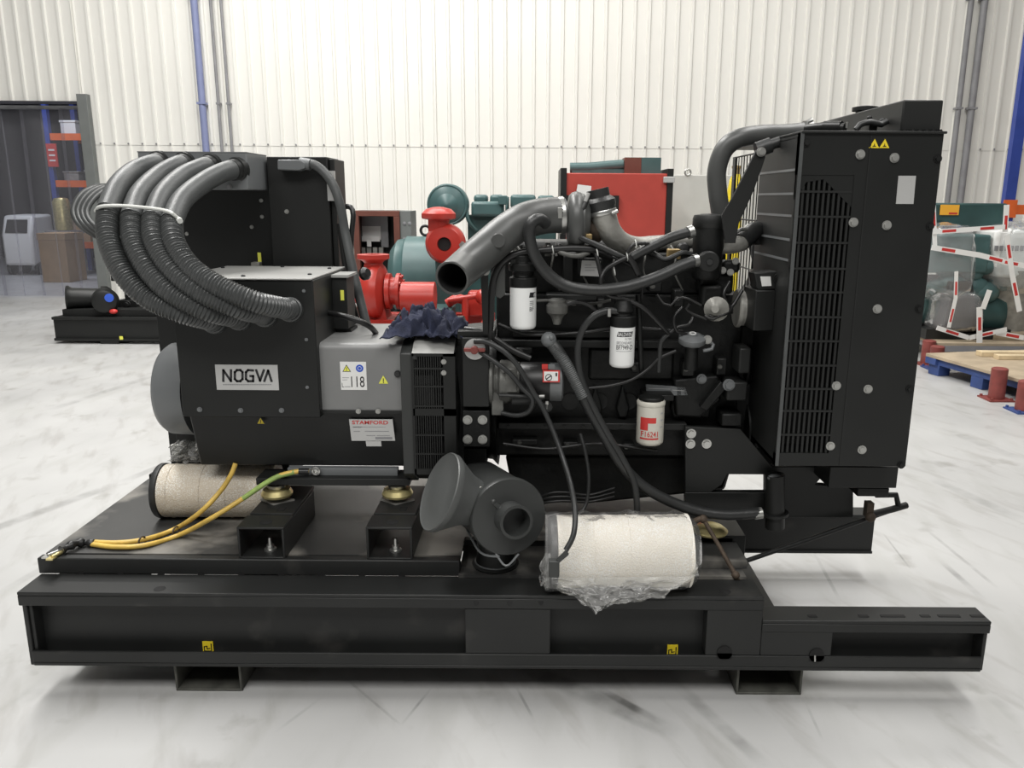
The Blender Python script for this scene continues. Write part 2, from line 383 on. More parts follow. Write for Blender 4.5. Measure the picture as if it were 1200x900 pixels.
struct(MB().box(-16, doorX - .02, YW - .12, YW - .035, doorZ - .02, doorZ + .02).build('trim_2', 'screen'))
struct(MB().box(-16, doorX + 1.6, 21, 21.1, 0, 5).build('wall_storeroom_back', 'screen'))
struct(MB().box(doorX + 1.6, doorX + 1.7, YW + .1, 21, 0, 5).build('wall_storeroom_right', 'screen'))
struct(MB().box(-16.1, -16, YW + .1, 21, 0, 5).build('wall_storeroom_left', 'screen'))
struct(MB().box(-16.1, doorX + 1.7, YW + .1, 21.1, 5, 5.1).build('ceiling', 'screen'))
area('storeroom_fill', (-9.0, 14.8, 4.9), 3, .4, 140, (.85, .9, 1))  # unseen lamp added to brighten the rack behind the curtain
# wall pipes
def wall_pipe(px0, px1, r, m, label, name='wall_pipe'):
    a = P(px0, 0, YW - .09); b = P(px1, 180, YW - .09); xx = (a.x + b.x) / 2
    mb = MB(); mb.cyl((xx, YW - .09, .02), (xx, YW - .09, 6.6), r, n=14)
    t = thing(name, (xx, YW - .09, .02), label, 'pipe'); mb.build('pipe_run', m, t)
    for z in (1.0, 2.9, 4.4): MB().box(xx - r*1.3, xx + r*1.3, YW - .095 - r, YW - .03, z, z + .03).build('pipe_clip', m, t)
wall_pipe(231, 238, .05, 'pipeblue', 'slim blue downpipe on the white wall sheeting, left of the control cabinet')
wall_pipe(250, 257, .022, 'gink', 'left of the two thin dark pipes just right of the blue downpipe')
wall_pipe(262, 269, .022, 'gink', 'right of the two thin dark pipes just right of the blue downpipe')
wall_pipe(1136, 1119, .04, 'gink', 'dark pipe on the wall right of the radiator, nearer to it')
wall_pipe(1152, 1134, .05, 'gink', 'thicker dark pipe on the wall at the far right above the wrapped engines')
# ------------------------------------------------------------------ strip curtain and storeroom
t = thing('strip_curtain', (-8.3, YW + .05, 0), 'clear plastic strip curtain hanging in the storeroom doorway at far left', 'curtain')
MB().box(-11, doorX - .03, YW + .02, YW + .08, doorZ - .08, doorZ - .03).build('curtain_rail', 'gink', t)
xx = doorX - .06; k = 0
while xx > -9.4:
    s = MB(); yy = YW + .03 + (k % 2) * .02
    def fn(u, v, xx=xx, yy=yy, k=k):
        z = .03 + v * (doorZ - .1)
        return V((xx - .34*u, yy + .025*math.sin(u*3.14) * (1 if k % 2 else -1) + .012*math.sin(z*2 + k), z))
    s.sheet(fn, 6, 14); s.build('plastic_strip', 'strip', t); xx -= .30; k += 1
YR_ = 16.5
def bx(px0, px1, y, Y): return P(px0, y, Y).x, P(px1, y, Y).x
rk = thing('pallet_rack', (P(90, 250, YR_).x, YR_, 0), 'blue and orange storage rack seen through the strip curtain', 'rack')
xl = P(60, 200, YR_).x; xr = xl + 2.0
for X in (xl, xr):
    for dy in (0, 1.0): MB().box(X - .045, X + .045, YR_ + dy, YR_ + dy + .1, 0, 4.2).build('upright', 'rackblue', rk)
levels = [P(80, y, YR_).z for y in (287, 215, 160)]
for z in levels:
    for dy in (0, 1.0): MB().box(xl + .06, xr - .06, YR_ + dy, YR_ + dy + .06, z - .07, z + .06).build('beam', 'orange', rk)
    MB().box(xl + .06, xr - .06, YR_ + .06, YR_ + 1.0, z - .01, z + .02).build('shelf_board', 'gink', rk)
def simple_box(name, x, y, z, sx, sy, sz, m, label, cat, grp=None, lidm=None):
    t = thing(name, (x, y, z), label, cat, grp)
    MB().box(x - sx/2, x + sx/2, y - sy/2, y + sy/2, z, z + sz*.86).build('body', m, t, bevel=.01)
    MB().box(x - sx/2 - .012, x + sx/2 + .012, y - sy/2 - .012, y + sy/2 + .012, z + sz*.86, z + sz).build('lid', lidm or m, t, bevel=.008)
g = 'stored boxes on the rack behind the curtain'
for i, (lv, dx, sx, sz, m, lab) in enumerate(((0, .35, .4, .5, 'card', 'brown box on the lowest orange beam of the curtained rack, beside the blue upright'),
        (0, 1.1, .6, .4, 'gink', 'grey bin on the lowest orange beam of the curtained rack'),
        (1, .3, .3, .22, 'alu', 'small pale bin on the middle rack beam, beside the blue upright'), (1, .75, .34, .25, 'gink', 'grey bin on the middle rack beam, second from the upright'),
        (1, 1.25, .3, .22, 'card', 'brown carton on the middle rack beam, third from the upright'),
        (2, .35, .3, .3, 'white', 'white carton on the top rack beam, beside the blue upright'), (2, .9, .5, .45, 'gink', 'tall grey carton on the top rack beam'))):
    simple_box('storage_box', xl + dx, YR_ + .4, levels[lv] + .02, sx, .5, sz, m, lab, 'box', g)
tk = MB(); tx = P(68, 240, YR_).x + .1
tk.lathe([(.0, 0), (.16, .01), (.16, .55), (.12, .62), (.0, .64)], (tx + .2, YR_ - .4, .9), (0, 0, 1), 20)
o = thing('gas_bottle', (tx + .2, YR_ - .4, 0), 'pale yellow bottle on a stand in front of the curtained rack', 'bottle')
tk.build('bottle_body', 'zinc', o)
b = MB(); b.box(tx - .05, tx + .45, YR_ - .65, YR_ - .15, .84, .90)
for dx in (-.03, .38):
    for dy in (-.63, -.22): b.box(tx + dx, tx + dx + .05, YR_ + dy, YR_ + dy + .05, 0, .84)
b.build('stand', 'gink', o)
# white van deep in the storeroom
vx, vy = P(20, 285, 16.2).x, 16.2
o = thing('floor_machine', (vx, vy + .4, 0), 'small white machine with a dark front window behind the strip curtain', 'machine')
b = MB(); b.prism([(vx - .3, vy, .2), (vx - .3, vy, .8), (vx - .3, vy + .15, 1.18), (vx - .3, vy + .8, 1.2), (vx - .3, vy + .8, .2)], (.6, 0, 0)); b.build('machine_body', 'white', o, bevel=.05)
MB().hexa([(vx - .22, vy + .005, .84), (vx + .22, vy + .005, .84), (vx + .22, vy + .09, .84), (vx - .22, vy + .09, .84), (vx - .2, vy + .10, 1.10), (vx + .2, vy + .10, 1.10), (vx + .2, vy + .16, 1.10), (vx - .2, vy + .16, 1.10)]).build('front_window', 'ink', o)
for sx in (-1, 1):
    for yy in (.2, .62): MB().cyl((vx + sx*.24, vy + yy, .13), (vx + sx*.32, vy + yy, .13), .13, n=20).build('wheel', 'rubber', o)
simple_box('machine_crate', P(66, 300, 15).x, 15.2, 0, .5, .6, .9, 'card', 'brown crate on the floor just behind the curtain, left of the rack', 'crate')
# red sign on the rack upright
s = MB(); p = P(62, 182, YR_); s.box(p.x - .1, p.x + .1, YR_ - .03, YR_ - .003, p.z - .22, p.z + .22)
s.strokes([[(p.x - .05, p.z + .1), (p.x + .05, p.z + .1)], [(p.x - .05, p.z), (p.x + .05, p.z)], [(p.x - .05, p.z - .1), (p.x + .05, p.z - .1)]], .03, YR_ - .034, 1)
s.build('warning_plate', ['redink', 'white'], rk)
# ------------------------------------------------------------------ background machines
def skid_base(parent, x0, x1, y0, y1, z0, z1, m, n=2):
    b = MB()
    for yy in (y0, y1 - .08): 
        b.box(x0, x1, yy, yy + .08, z1 - .03, z1); b.box(x0, x1, yy, yy + .08, z0, z0 + .03); b.box(x0, x1, yy + .03, yy + .05, z0, z1)
    for i in range(n + 2):
        xx = x0 + (x1 - x0 - .08) * i / (n + 1); b.box(xx, xx + .08, y0 + .05, y1 - .05, z0, z1 - .005)
    return b.build('skid', m, parent, bevel=.004)
# the second black set, far left
Y2 = 8.6; gz = P(130, 405, Y2).z
X0 = P(62, 388, Y2).x; zt = P(130, 372, Y2).z; zb = P(130, 400, Y2).z
t2 = thing('generator_set', (X0 + 1.2, Y2 + .5, 0), 'second black generating set, far left behind the cable conduits, mostly hidden', 'generator')
skid_base(t2, X0, X0 + 2.9, Y2, Y2 + 1.0, zb, zt, 'black2', 3)
b = MB(); b.box(X0 + .07, X0 + 2.2, Y2 + .1, Y2 + .95, zt, zt + .07); b.build('deck_plate', 'black2', t2)
for dx in (.5, 2.2):
    MB().box(X0 + dx, X0 + dx + .2, Y2, Y2 + 1.0, 0, zb).build('support_foot', 'black2', t2)
b = MB(); b.pbox(140, 394, 144, 398, Y2 - .004, .003); b.build('yellow_mark', 'lemon', t2)
c1, c2 = P(78, 349, Y2 + .2), P(124, 349, Y2 + .35); d = (c2 - c1).normalized()
b = MB(); b.lathe([(.13, 0), (.135, .02), (.11, .06), (.105, .3), (.105, .34)], c1, d, 26); b.lathe([(.13, .34), (.13, .40), (.10, .44)], c1, d, 26)
b.build('air_cleaner', 'black', t2)
b = MB(); b.lathe([(.0, 0), (.13, .0), (.14, .03), (.12, .12), (.1, .13)], P(124, 352, Y2 + .15), (.35, -1, -.02), 26); b.build('air_cleaner_end', 'black', t2)
b = MB(); b.lathe([(.0, 0), (.045, 0), (.045, .01), (0, .012)], P(128, 349, Y2 - .01), (.35, -1, 0), 18); b.build('blue_seal', 'blueink', t2)
b = MB(); b.ball(P(133, 365, Y2 + .05), .035, 12, 0, (1.3, 1, .8)); b.build('red_cap', 'redink', t2)
b = MB(); b.pbox(138, 352, 160, 366, Y2 + .3, .3); b.pbox(146, 340, 156, 356, Y2 + .35, .2); b.pbolt(149, 357, Y2 + .3, .03); b.build('engine_fittings', 'engine', t2, bevel=.01)
b = MB(); b.pbox(112, 215, 205, 238, Y2 + .9, .4); b.build('junction_box', 'jbox', t2, bevel=.005)
b = MB(); b.pbox(125, 238, 300, 330, Y2 + 1.15, .3); b.box(P(200, 330, Y2+.6).x, P(300, 330, Y2+.6).x, Y2 + .6, Y2 + 1.1, zt, 1.0); b.build('control_cabinet', 'black', t2, bevel=.005)
for i in range(4):
    e = i * 7
    b = MB(); b.ptube([(128 + e, 218, Y2 + .88), (112 + e*.9, 219, Y2 + .75), (95 + e*.8, 228 + e*.15, Y2 + .6), (86 + e*.75, 246 + e*.1, Y2 + .5), (92 + e*.8, 262, Y2 + .45), (108 + e, 274, Y2 + .5), (130 + e, 283, Y2 + .6), (190 + e, 300, Y2 + .66)], .031, 12, step=.04)
    b.build('cable_conduit', 'conduit', t2)
# red fire pump on its base frame
Yp = 5.7
def Pz(px, py, Y): return P(px, py, Y).z
bz = P(460, 380, Yp).z
tp = thing('pump', (P(455, 380, Yp).x, Yp + .3, 0), 'red pump with upright flanged neck, in front of the open brown cabinet', 'pump')
c = P(439, 341, Yp + .12)
b = MB(); rr = .19
b.lathe([(.08, -.13), (.11, -.12), (.11, -.10), (.14, -.07), (.19, -.03), (.205, .02), (.19, .06), (.14, .08), (.11, .09)], c, (1, -.10, 0), 36)
b.build('volute', 'red', tp)
b = MB(); b.lathe([(.075, -.13), (.07, -.05), (.065, -.03), (.08, -.015), (.115, 0), (.115, .03), (.05, .03), (.05, .01)], (c.x, c.y, Pz(441, 303, Yp + .12)), (0, 0, 1), 28); b.build('discharge_neck', 'red', tp)
b = MB(); q = c + V((.09, 0, 0)); b.lathe([(.13, 0), (.13, .03), (.10, .035), (.10, .07), (.13, .075), (.13, .10), (.08, .11)], q, (1, 0, 0), 30)
for i in range(10):
    a = i * .628; b.cyl(q + V((.10, .11*math.cos(a), .11*math.sin(a))), q + V((.115, .11*math.cos(a), .11*math.sin(a))), .012, n=6)
b.build('bearing_flange', 'red', tp)
b = MB(); q2 = P(470, 349, Yp + .05); q3 = P(510, 349, Yp + .05); b.lathe([(.09, 0), (.115, .01), (.115, (q3 - q2).length)], q2, (1, 0, 0), 30); b.build('coupling_guard', 'red', tp)
b = MB(); b.box(c.x - .12, c.x + .16, Yp, Yp + .3, bz, bz + .03); b.prism([(c.x - .07, Yp + .05, bz), (c.x + .1, Yp + .05, bz), (c.x + .06, Yp + .05, bz + .2), (c.x - .04, Yp + .05, bz + .2)], (0, .2, 0)); b.build('foot', 'red', tp)
b = MB(); b.cyl(c + V((-.13, 0, .0)), c + V((-.17, -.03, .01)), .09, n=28); b.build('suction_opening', 'black', tp)
skid_base(tp, P(418, 390, Yp).x, P(575, 390, Yp).x, Yp - .05, Yp + .65, bz - .16, bz, 'red', 2)
for xx in (P(425, 390, Yp).x, P(560, 390, Yp).x):
    MB().box(xx, xx + .1, Yp, Yp + .6, 0, bz - .16).build('support_leg', 'red', tp)
b = MB(); b.ptube([(458, 386, Yp - .1), (466, 372, Yp - .1), (474, 363, Yp - .08)], .012, 8); b.pbox(461, 376, 468, 382, Yp - .12, .03, 1); b.build('wire_and_tag', ['cable', 'lemon'], tp)
b = MB(); b.pbox(500, 362, 530, 388, Yp + .25, .3); b.build('drive_motor', 'dteal', tp, bevel=.01)
b = MB()
b.ptube([(545, 348, Yp + .3), (545, 390, Yp + .3)], .025, 10, smooth=False); b.ptube([(525, 352, Yp + .3), (572, 345, Yp + .3)], .02, 10, smooth=False)
b.ptube([(524, 356, Yp + .35), (535, 350, Yp + .35), (545, 352, Yp + .35)], .035, 10); b.ball(P(566, 348, Yp + .3), .06, 14); MB().pbox(548, 342, 572, 372, Yp + .42, .15).build('small_pump', 'red', tp, bevel=.02)
b.build('small_pump_pipework', 'red', tp)
MB().ptube([(428, 384, Yp - .08), (596, 384, Yp - .08)], .026, 12, smooth=False).build('red_rail', 'red', tp)
b = MB(); b.ptube([(560, 383, Yp - .1), (572, 379, Yp - .1), (580, 383, Yp - .1)], .018, 8); b.build('valve_handle', 'yellow', tp)
# open cabinet
Yc = 7.55
tc = thing('switch_cabinet', (P(447, 300, Yc).x, Yc + .2, 0), 'open brown switch cabinet with grey side and white papers inside', 'cabinet')
xa, xb = P(416, 320, Yc).x, P(470, 320, Yc).x; z1 = Pz(443, 247, Yc); z0 = .25
b = MB(); th = .055
b.box(xa, xb, Yc, Yc + .06, z1 - .05, z1); b.box(xa, xa + th, Yc, Yc + .06, z0, z1 - .05); b.box(xb - th, xb, Yc, Yc + .06, z0, z1 - .05); b.box(xa + th, xb - th, Yc, Yc + .06, z0, z0 + .06); b.build('door_frame', 'brown', tc, bevel=.004)
b = MB(); b.box(xa, xb, Yc + .36, Yc + .40, z0, z1); b.box(xa, xa + .02, Yc + .06, Yc + .36, z0, z1); b.box(xb - .02, xb + .0, Yc + .06, Yc + .36, z0, z1); b.box(xa + .02, xb - .02, Yc + .06, Yc + .36, z1 - .02, z1); b.box(xa + .02, xb - .02, Yc + .06, Yc + .36, z0, z0 + .02); b.build('cabinet_shell', 'engine', tc)
b = MB(); b.box(xb, xb + .10, Yc + .02, Yc + .38, z0, z1)
for i in range(4): b.bolt(P(474 + 6*(i % 2), 262 + 18*(i // 2), Yc + .02), .012, 1)
b.build('side_panel', ['post', 'gink'], tc, bevel=.004)
b = MB(); b.pbox(421, 265, 447, 281, Yc + .30, .01); b.pbox(424, 277, 445, 283, Yc + .25, .01); b.pbox(430, 281, 435, 289, Yc + .22, .01); b.build('paper', 'white', tc)
b = MB(); b.pbox(446, 253, 455, 290, Yc + .28, .06); b.pbox(421, 252, 448, 265, Yc + .3, .05); b.build('breaker_block', 'gink', tc, bevel=.005)
for i in range(4): b = MB(); b.pbox(423 + i*7, 290, 428 + i*7, 297, Yc + .25, .06); b.build('relay', 'alu', tc)
for xx in (xa + .02, xb - .08): MB().box(xx, xx + .06, Yc, Yc + .4, 0, z0).build('cabinet_leg', 'brown', tc)
# teal alternator behind the pump
Ya = 6.75
ta = thing('generator', (P(500, 330, Ya).x, Ya + .5, 0), 'dark teal round-bodied generator between the brown cabinet and the mushroom-capped red pump', 'generator')
c = P(476, 325, Ya + .4); b = MB(); L = P(520, 325, Ya + .4).x - c.x
b.lathe([(.25, -.12), (.33, -.06), (.34, 0), (.36, .02), (.36, L), (.30, L + .05)], c, (1, 0, 0), 40); b.build('body', 'teal', ta)
b = MB(); b.box(c.x - .1, c.x + L, Ya + .1, Ya + .7, .25, c.z - .28); b.build('pedestal', 'dteal', ta, bevel=.01)
b = MB(); b.ring((c.x + .18, Ya + .4, c.z + .41), (0, 1, 0), .04, .012); b.build('lifting_eye', 'black', ta)
skid_base(ta, c.x - .05, c.x + 1.2, Ya, Ya + .8, 0, .25, 'dteal', 2)
# mushroom-capped red pump
Yq = 6.42
tq = thing('pump', (P(520, 285, Yq).x, Yq + .2, 0), 'red round pump casing with mushroom-shaped cap and dark centre hole', 'pump')
c = P(521, 286, Yq); b = MB()
b.lathe([(.055, 0), (.055, -.03), (.13, -.02), (.155, .02), (.163, .08), (.155, .14), (.1, .17)], c, (0, 1, 0), 40); b.build('casing', 'red', tq)
b = MB(); b.lathe([(.05, -.012), (.05, .03)], c, (0, 1, 0), 24); b.build('inlet_hole', 'dark', tq)
b = MB(); zz = Pz(514, 258, Yq); b.lathe([(.085, -.14), (.085, .0), (.13, .01), (.135, .02), (.135, .05), (.10, .085), (.04, .1), (0, .103)], (P(513, 260, Yq).x, Yq + .07, zz), (0, 0, 1), 32); b.build('mushroom_cap', 'red', tq)
b = MB(); b.box(c.x - .08, c.x + .12, Yq + .02, Yq + .16, .25, c.z - .12); b.box(c.x - .15, c.x + .2, Yq - .03, Yq + .24, 0, .25); b.build('pump_stand', 'dteal', tq, bevel=.01)
b = MB(); b.bolt(P(541, 287, Yq - .01), .02); b.pbox(538, 283, 549, 300, Yq + .1, .1); b.build('drain_fitting', 'steel', tq)
# teal engine block behind it
Ye = 8.2
te = thing('engine', (P(590, 290, Ye).x, Ye + .4, 0), 'teal engine with round end housing and row of valve covers, against the white wall', 'engine')
c = P(524, 240, Ye); b = MB()
b.lathe([(0, -.05), (.06, -.045), (.16, -.02), (.19, 0), (.205, .02), (.205, .22)], c, (0, 1, 0), 40); b.ring(c, (0, 1, 0), .19, .012, 40, 8); b.lathe([(0, -.09), (.03, -.085), (.11, -.035)], c, (0, 1, 0), 32); b.build('round_housing', 'teal', te)
b = MB(); b.pbox(548, 252, 652, 300, Ye + .1, .5); b.build('block', 'dteal', te, bevel=.02)
for (a, bb, y0, y1, dy) in ((552, 590, 236, 254, 0), (598, 628, 228, 245, 0), (630, 650, 229, 250, .1), (555, 571, 228, 238, .25), (574, 590, 228, 240, .25), (592, 596, 230, 250, .2)):
    b = MB(); b.pbox(a, y0, bb, y1, Ye + dy, .25); b.build('valve_cover', 'teal', te, bevel=.03)
b = MB(); b.pbox(584, 229, 594, 240, Ye - .05, .1); b.build('filter_bracket', 'teal', te, bevel=.01)
b = MB()
for i in range(5): b.ptube([(600 + i*6, 243, Ye - .02), (598 + i*6, 252, Ye - .02), (586 + i*3, 262, Ye)], .01, 8)
b.ptube([(546, 238, Ye + .05), (549, 258, Ye), (558, 270, Ye)], .02, 8); b.build('injector_pipes', 'dteal', te)
b = MB(); b.pbox(545, 285, 570, 305, Ye - .4, .3); b.pbox(552, 278, 566, 288, Ye - .35, .2); b.build('red_gearbox', 'red', te, bevel=.02)
b = MB(); b.box(P(510, 300, Ye).x, P(650, 300, Ye).x, Ye + .1, Ye + .6, 0, Pz(600, 298, Ye)); b.build('engine_bed', 'dteal', te, bevel=.01)
# red cabinet and what stands on it
Yd = 8.9
td = thing('equipment_cabinet', (P(720, 260, Yd).x, Yd + .4, 0), 'tall red cabinet with black corner posts behind the engine intake', 'cabinet')
xa, xb = P(662, 240, Yd).x, P(781, 240, Yd).x; zt = Pz(720, 203, Yd)
MB().box(xa, xb, Yd, Yd + .9, .12, zt).build('panel_box', 'cabred', td, bevel=.01)
for X in (xa - .05, xb - .005): MB().box(X, X + .065, Yd - .02, Yd + .92, 0, zt + .05).build('corner_post', 'black', td)
b = MB(); b.box(xa - .05, xa + .58, Yd - .05, Yd - .015, Pz(690, 247, Yd), Pz(690, 229, Yd)); b.build('dark_opening_slab', 'black', td)  # black slab painted in for a dark opening in the cabinet
b = MB(); p = [P(674, 232, Yd - .06), P(692, 234, Yd - .06), P(693, 218, Yd - .06), P(677, 216, Yd - .06)]; b.prism(p, (0, .01, 0)); b.build('white_notice', 'white', td)
b = MB(); b.pbox(778, 207, 791, 214, Yd - .06, .06); b.build('lamp_bracket', 'silver', td, bevel=.006)
tg = thing('engine_manifold', (P(725, 200, Yd + .3).x, Yd + .3, zt), 'teal manifold pipe with brown and teal box, lying on top of the red cabinet', 'engine part')
b = MB(); xm_ = lambda x: P(x, 195, Yd + .3).x; b.tube([(xm_(668), Yd + .3, zt + .062), (xm_(690), Yd + .3, zt + .066), (xm_(712), Yd + .3, zt + .085), (xm_(731) - .004, Yd + .3, zt + .10)], .058, 14); b.build('manifold_pipe', 'teal', tg)
b = MB(); b.box(P(731, 195, Yd+.3).x, P(750, 195, Yd+.3).x, Yd + .2, Yd + .5, zt + .002, Pz(740, 185, Yd + .3)); b.build('brown_half', 'brown', tg)
b = MB(); b.box(P(750, 195, Yd+.3).x + .002, P(773, 195, Yd+.3).x, Yd + .2, Yd + .5, zt + .002, Pz(740, 185, Yd + .3)); b.build('teal_half', 'teal', tg)
b = MB(); b.box(P(670, 200, Yd+.3).x, P(731, 200, Yd+.3).x - .002, Yd + .25, Yd + .4, zt + .002, zt + .05); b.build('manifold_foot', 'teal', tg)
# pale cabinet beside it, yellow hoist behind the radiator hose
Yl = 10.2
tl = thing('tall_cabinet', (P(815, 260, Yl).x, Yl + .4, 0), 'plain pale grey cabinet right of the red cabinet, behind the black breather can', 'cabinet')
xa, xb = P(778, 260, Yl).x, P(895, 260, Yl).x; zt = Pz(810, 205, Yl)
MB().box(xa, xb, Yl, Yl + .8, .08, zt).build('cabinet_body', 'palegrey', tl, bevel=.008)
MB().box(xa + .04, xb - .04, Yl + .04, Yl + .76, 0, .08).build('plinth', 'gink', tl)
b = MB(); b.ring(P(806, 202, Yl), (0, 1, 0), .035, .012); b.build('lifting_ring', 'steel', tl)
th_ = thing('gas_cylinder', (P(852, 230, 9.3).x, 9.3, 0), 'tall yellow cylinder seen between the thick top hose and the fan guard', 'cylinder')
b = MB(); p = P(857, 300, 9.3); zt = Pz(855, 202, 9.3); b.lathe([(.085, 0), (.09, .02), (.09, zt - .2), (.07, zt - .08), (.04, zt - .02)], (p.x, 9.3, 0), (0, 0, 1), 28); b.build('cylinder_body', 'yellow', th_)
b = MB(); b.lathe([(.04, 0), (.04, .07), (.055, .075), (.055, .1), (0, .11)], (p.x, 9.3, zt - .03), (0, 0, 1), 18); b.build('valve', 'brass', th_)
# ------------------------------------------------------------------ right background
def pallet(name, x0, x1, y0, y1, z, m, top, label, rot=0):
    t = thing(name, ((x0+x1)/2, (y0+y1)/2, 0), label, 'pallet')
    for i in range(3):
        xx = x0 + (x1 - x0 - .12) * i / 2
        b = MB(); b.box(xx, xx + .12, y0, y1, z - .09, z - .03)
        for j in range(3): yy = y0 + (y1 - y0 - .14)*j/2; b.box(xx, xx + .12, yy, yy + .14, 0, z - .09)
        b.build('bearer', m, t, bevel=.004)
    for j in range(2):
        yy = y0 + (y1 - y0 - .1) * j; MB().box(x0 - .03, x1 + .03, yy - .02, yy + .12, z - .09, z - .03).build('edge_rail', m, t, bevel=.004)
    MB().box(x0 - .03, x1 + .03, y0 - .02, y1 + .02, z - .03, z).build('top_board', top, t, bevel=.004); t.rotation_euler.z = rot
xq = P(1106, 425, 7.3).x
pallet('pallet', 3.80, 5.28, 6.28, 7.52, .19, 'palblue', 'wood', 'low blue pallet with bare plywood top beside the red posts', .2)
pallet('pallet', 3.98, 6.2, 7.78, 9.2, .22, 'gink', 'wood', 'wide pallet under the shrink-wrapped teal engine')
def red_post(px, py, h, label, base='postred'):
    p = PZ(px, py, 0); t = thing('bollard', (p.x, p.y, 0), label, 'post', 'red floor posts along the pallets')
    b = MB(); b.lathe([(.062, 0), (.062, h), (.05, h + .008), (0, h + .008)], (p.x, p.y, .015), (0, 0, 1), 20); b.build('tube', 'postred', t)
    b = MB(); b.box(p.x - .10, p.x + .10, p.y - .1, p.y + .1, 0, .012)
    for sx in (-1, 1):
        for sy in (-1, 1): b.cyl((p.x + sx*.08, p.y + sy*.08, .012), (p.x + sx*.08, p.y + sy*.08, .028), .012, n=6)
    b.build('base_plate', base, t)
red_post(1086, 427, .22, 'red floor post right beside the radiator edge, farthest from the camera')
red_post(1096, 432, .2, 'small red floor post on blue plate at the corner of the blue pallet', 'palblue')
red_post(1167, 468, .24, 'red floor post standing in front of the blue pallet, on a red plate')
red_post(1199, 482, .22, 'red floor post on blue plate cut by the right picture edge', 'palblue')
# shrink-wrapped engines
Yx = 7.86
tw = thing('wrapped_engine', (P(1130, 330, Yx).x, Yx + .3, .22), 'teal engine in clear shrink-wrap and printed tape, right of the radiator', 'engine')
b = MB(); b.pbox(1080, 238, 1180, 268, Yx + .45, .5); b.build('wrapped_top_box', 'dteal', tw, bevel=.02)
b = MB(); b.pbox(1102, 240, 1124, 252, Yx + .435, .008); b.pbox(1112, 249, 1122, 251, Yx + .432, .004, 1); b.build('orange_label', ['orangelabel', 'redink'], tw)
rn = random.Random(3)
b = MB()
for i in range(26):
    px = rn.uniform(1095, 1160); py = rn.uniform(285, 345); r = rn.uniform(.06, .15); b.ball(P(px, py, Yx + .25), r, 14, 0, (1.2, .8, rn.uniform(.6, 1)))
b.pbox(1085, 275, 1160, 320, Yx + .15, .5); b.build('engine_body', 'teal', tw, bevel=.02)
b = MB(); b.pprism([(1104, 392), (1148, 392), (1140, 330), (1114, 330)], Yx + .1, .25); b.build('mounting_stand', 'rubber', tw, bevel=.01)
b = MB(); q = P(1166, 366, Yx + .4); b.lathe([(.15, 0), (.22, .02), (.22, .3), (.16, .33)], q + V((-.30, 0, 0)), (1, 0, 0), 30); q = P(1080, 352, Yx + .5); b.lathe([(.25, 0), (.27, .02), (.27, .3)], q + V((-.1, 0, 0)), (1, 0, 0), 30); b.build('side_drum', 'dteal', tw)
b = MB(); z0 = .222; b.box(P(1090, 400, Yx).x, P(1190, 400, Yx).x, Yx + .1, Yx + .7, z0, z0 + .1); b.build('bed_frame', 'black2', tw)
b = MB()
def wrapfn(cx, cz, rx, rz, y0, y1, seed, amp=.06):
    def fn(u, v):
        a = 2*math.pi*u; yy = y0 + (y1 - y0)*v
        k = 1 + amp*2*noise.noise(V((math.cos(a)*2 + seed, math.sin(a)*2, yy*4)))
        return V((cx + rx*k*math.copysign(abs(math.cos(a))**.7, math.cos(a)), yy, cz + rz*k*math.copysign(abs(math.sin(a))**.7, math.sin(a))))
    return fn
def wrapsurf(mb, px0, py0, px1, py1, Y, dep, seed):
    a = P(px0, py1, Y); bb = P(px1, py0, Y); cx = (a.x + bb.x)/2; cz = (a.z + bb.z)/2; rx = (bb.x - a.x)/2; rz = (bb.z - a.z)/2
    def fn(u, v):                           # crumpled bag: a dented sphere-like hull
        th = math.pi * (.02 + .96*v); ph = 2*math.pi*u
        d = V((math.sin(th)*math.cos(ph), math.sin(th)*math.sin(ph), math.cos(th)))
        k = 1 + .10*noise.noise(d*2.2 + V((seed, 0, 0))) + .05*noise.noise(d*6 + V((0, seed, 0)))
        sgn = lambda t, p: math.copysign(abs(t)**p, t)
        return V((cx + rx*k*sgn(d.x, .6), Y + dep/2 + dep/2*k*sgn(d.y, .6), cz + rz*k*sgn(d.z, .6)))
    mb.sheet(fn, 44, 28)
wrapsurf(b, 1078, 262, 1160, 356, Yx - .05, .75, 2); wrapsurf(b, 1098, 340, 1164, 394, Yx - .02, .6, 4); b.build('shrink_wrap', 'shrink', tw)
def strap(t_, pts, w, Y):
    mb = MB()
    for (x0, y0), (x1, y1) in zip(pts, pts[1:]):
        a = P(x0, y0, Y); c = P(x1, y1, Y); d = (c - a); L = d.length; d.normalize(); n = V((-d.z, 0, d.x)) * w/2
        mb.prism([a - n, c - n, c + n, a + n], (0, .006, 0))
        k = 0.1
        while k < L - .1:
            e = a + d*k; f = a + d*min(k + .13, L); mb.prism([e - n*.55 + V((0, -.002, 0)), f - n*.55 + V((0, -.002, 0)), f + n*.55 + V((0, -.002, 0)), e + n*.55 + V((0, -.002, 0))], (0, .004, 0), 1); k += .36
    mb.build('printed_tape', ['white', 'redink'], t_)

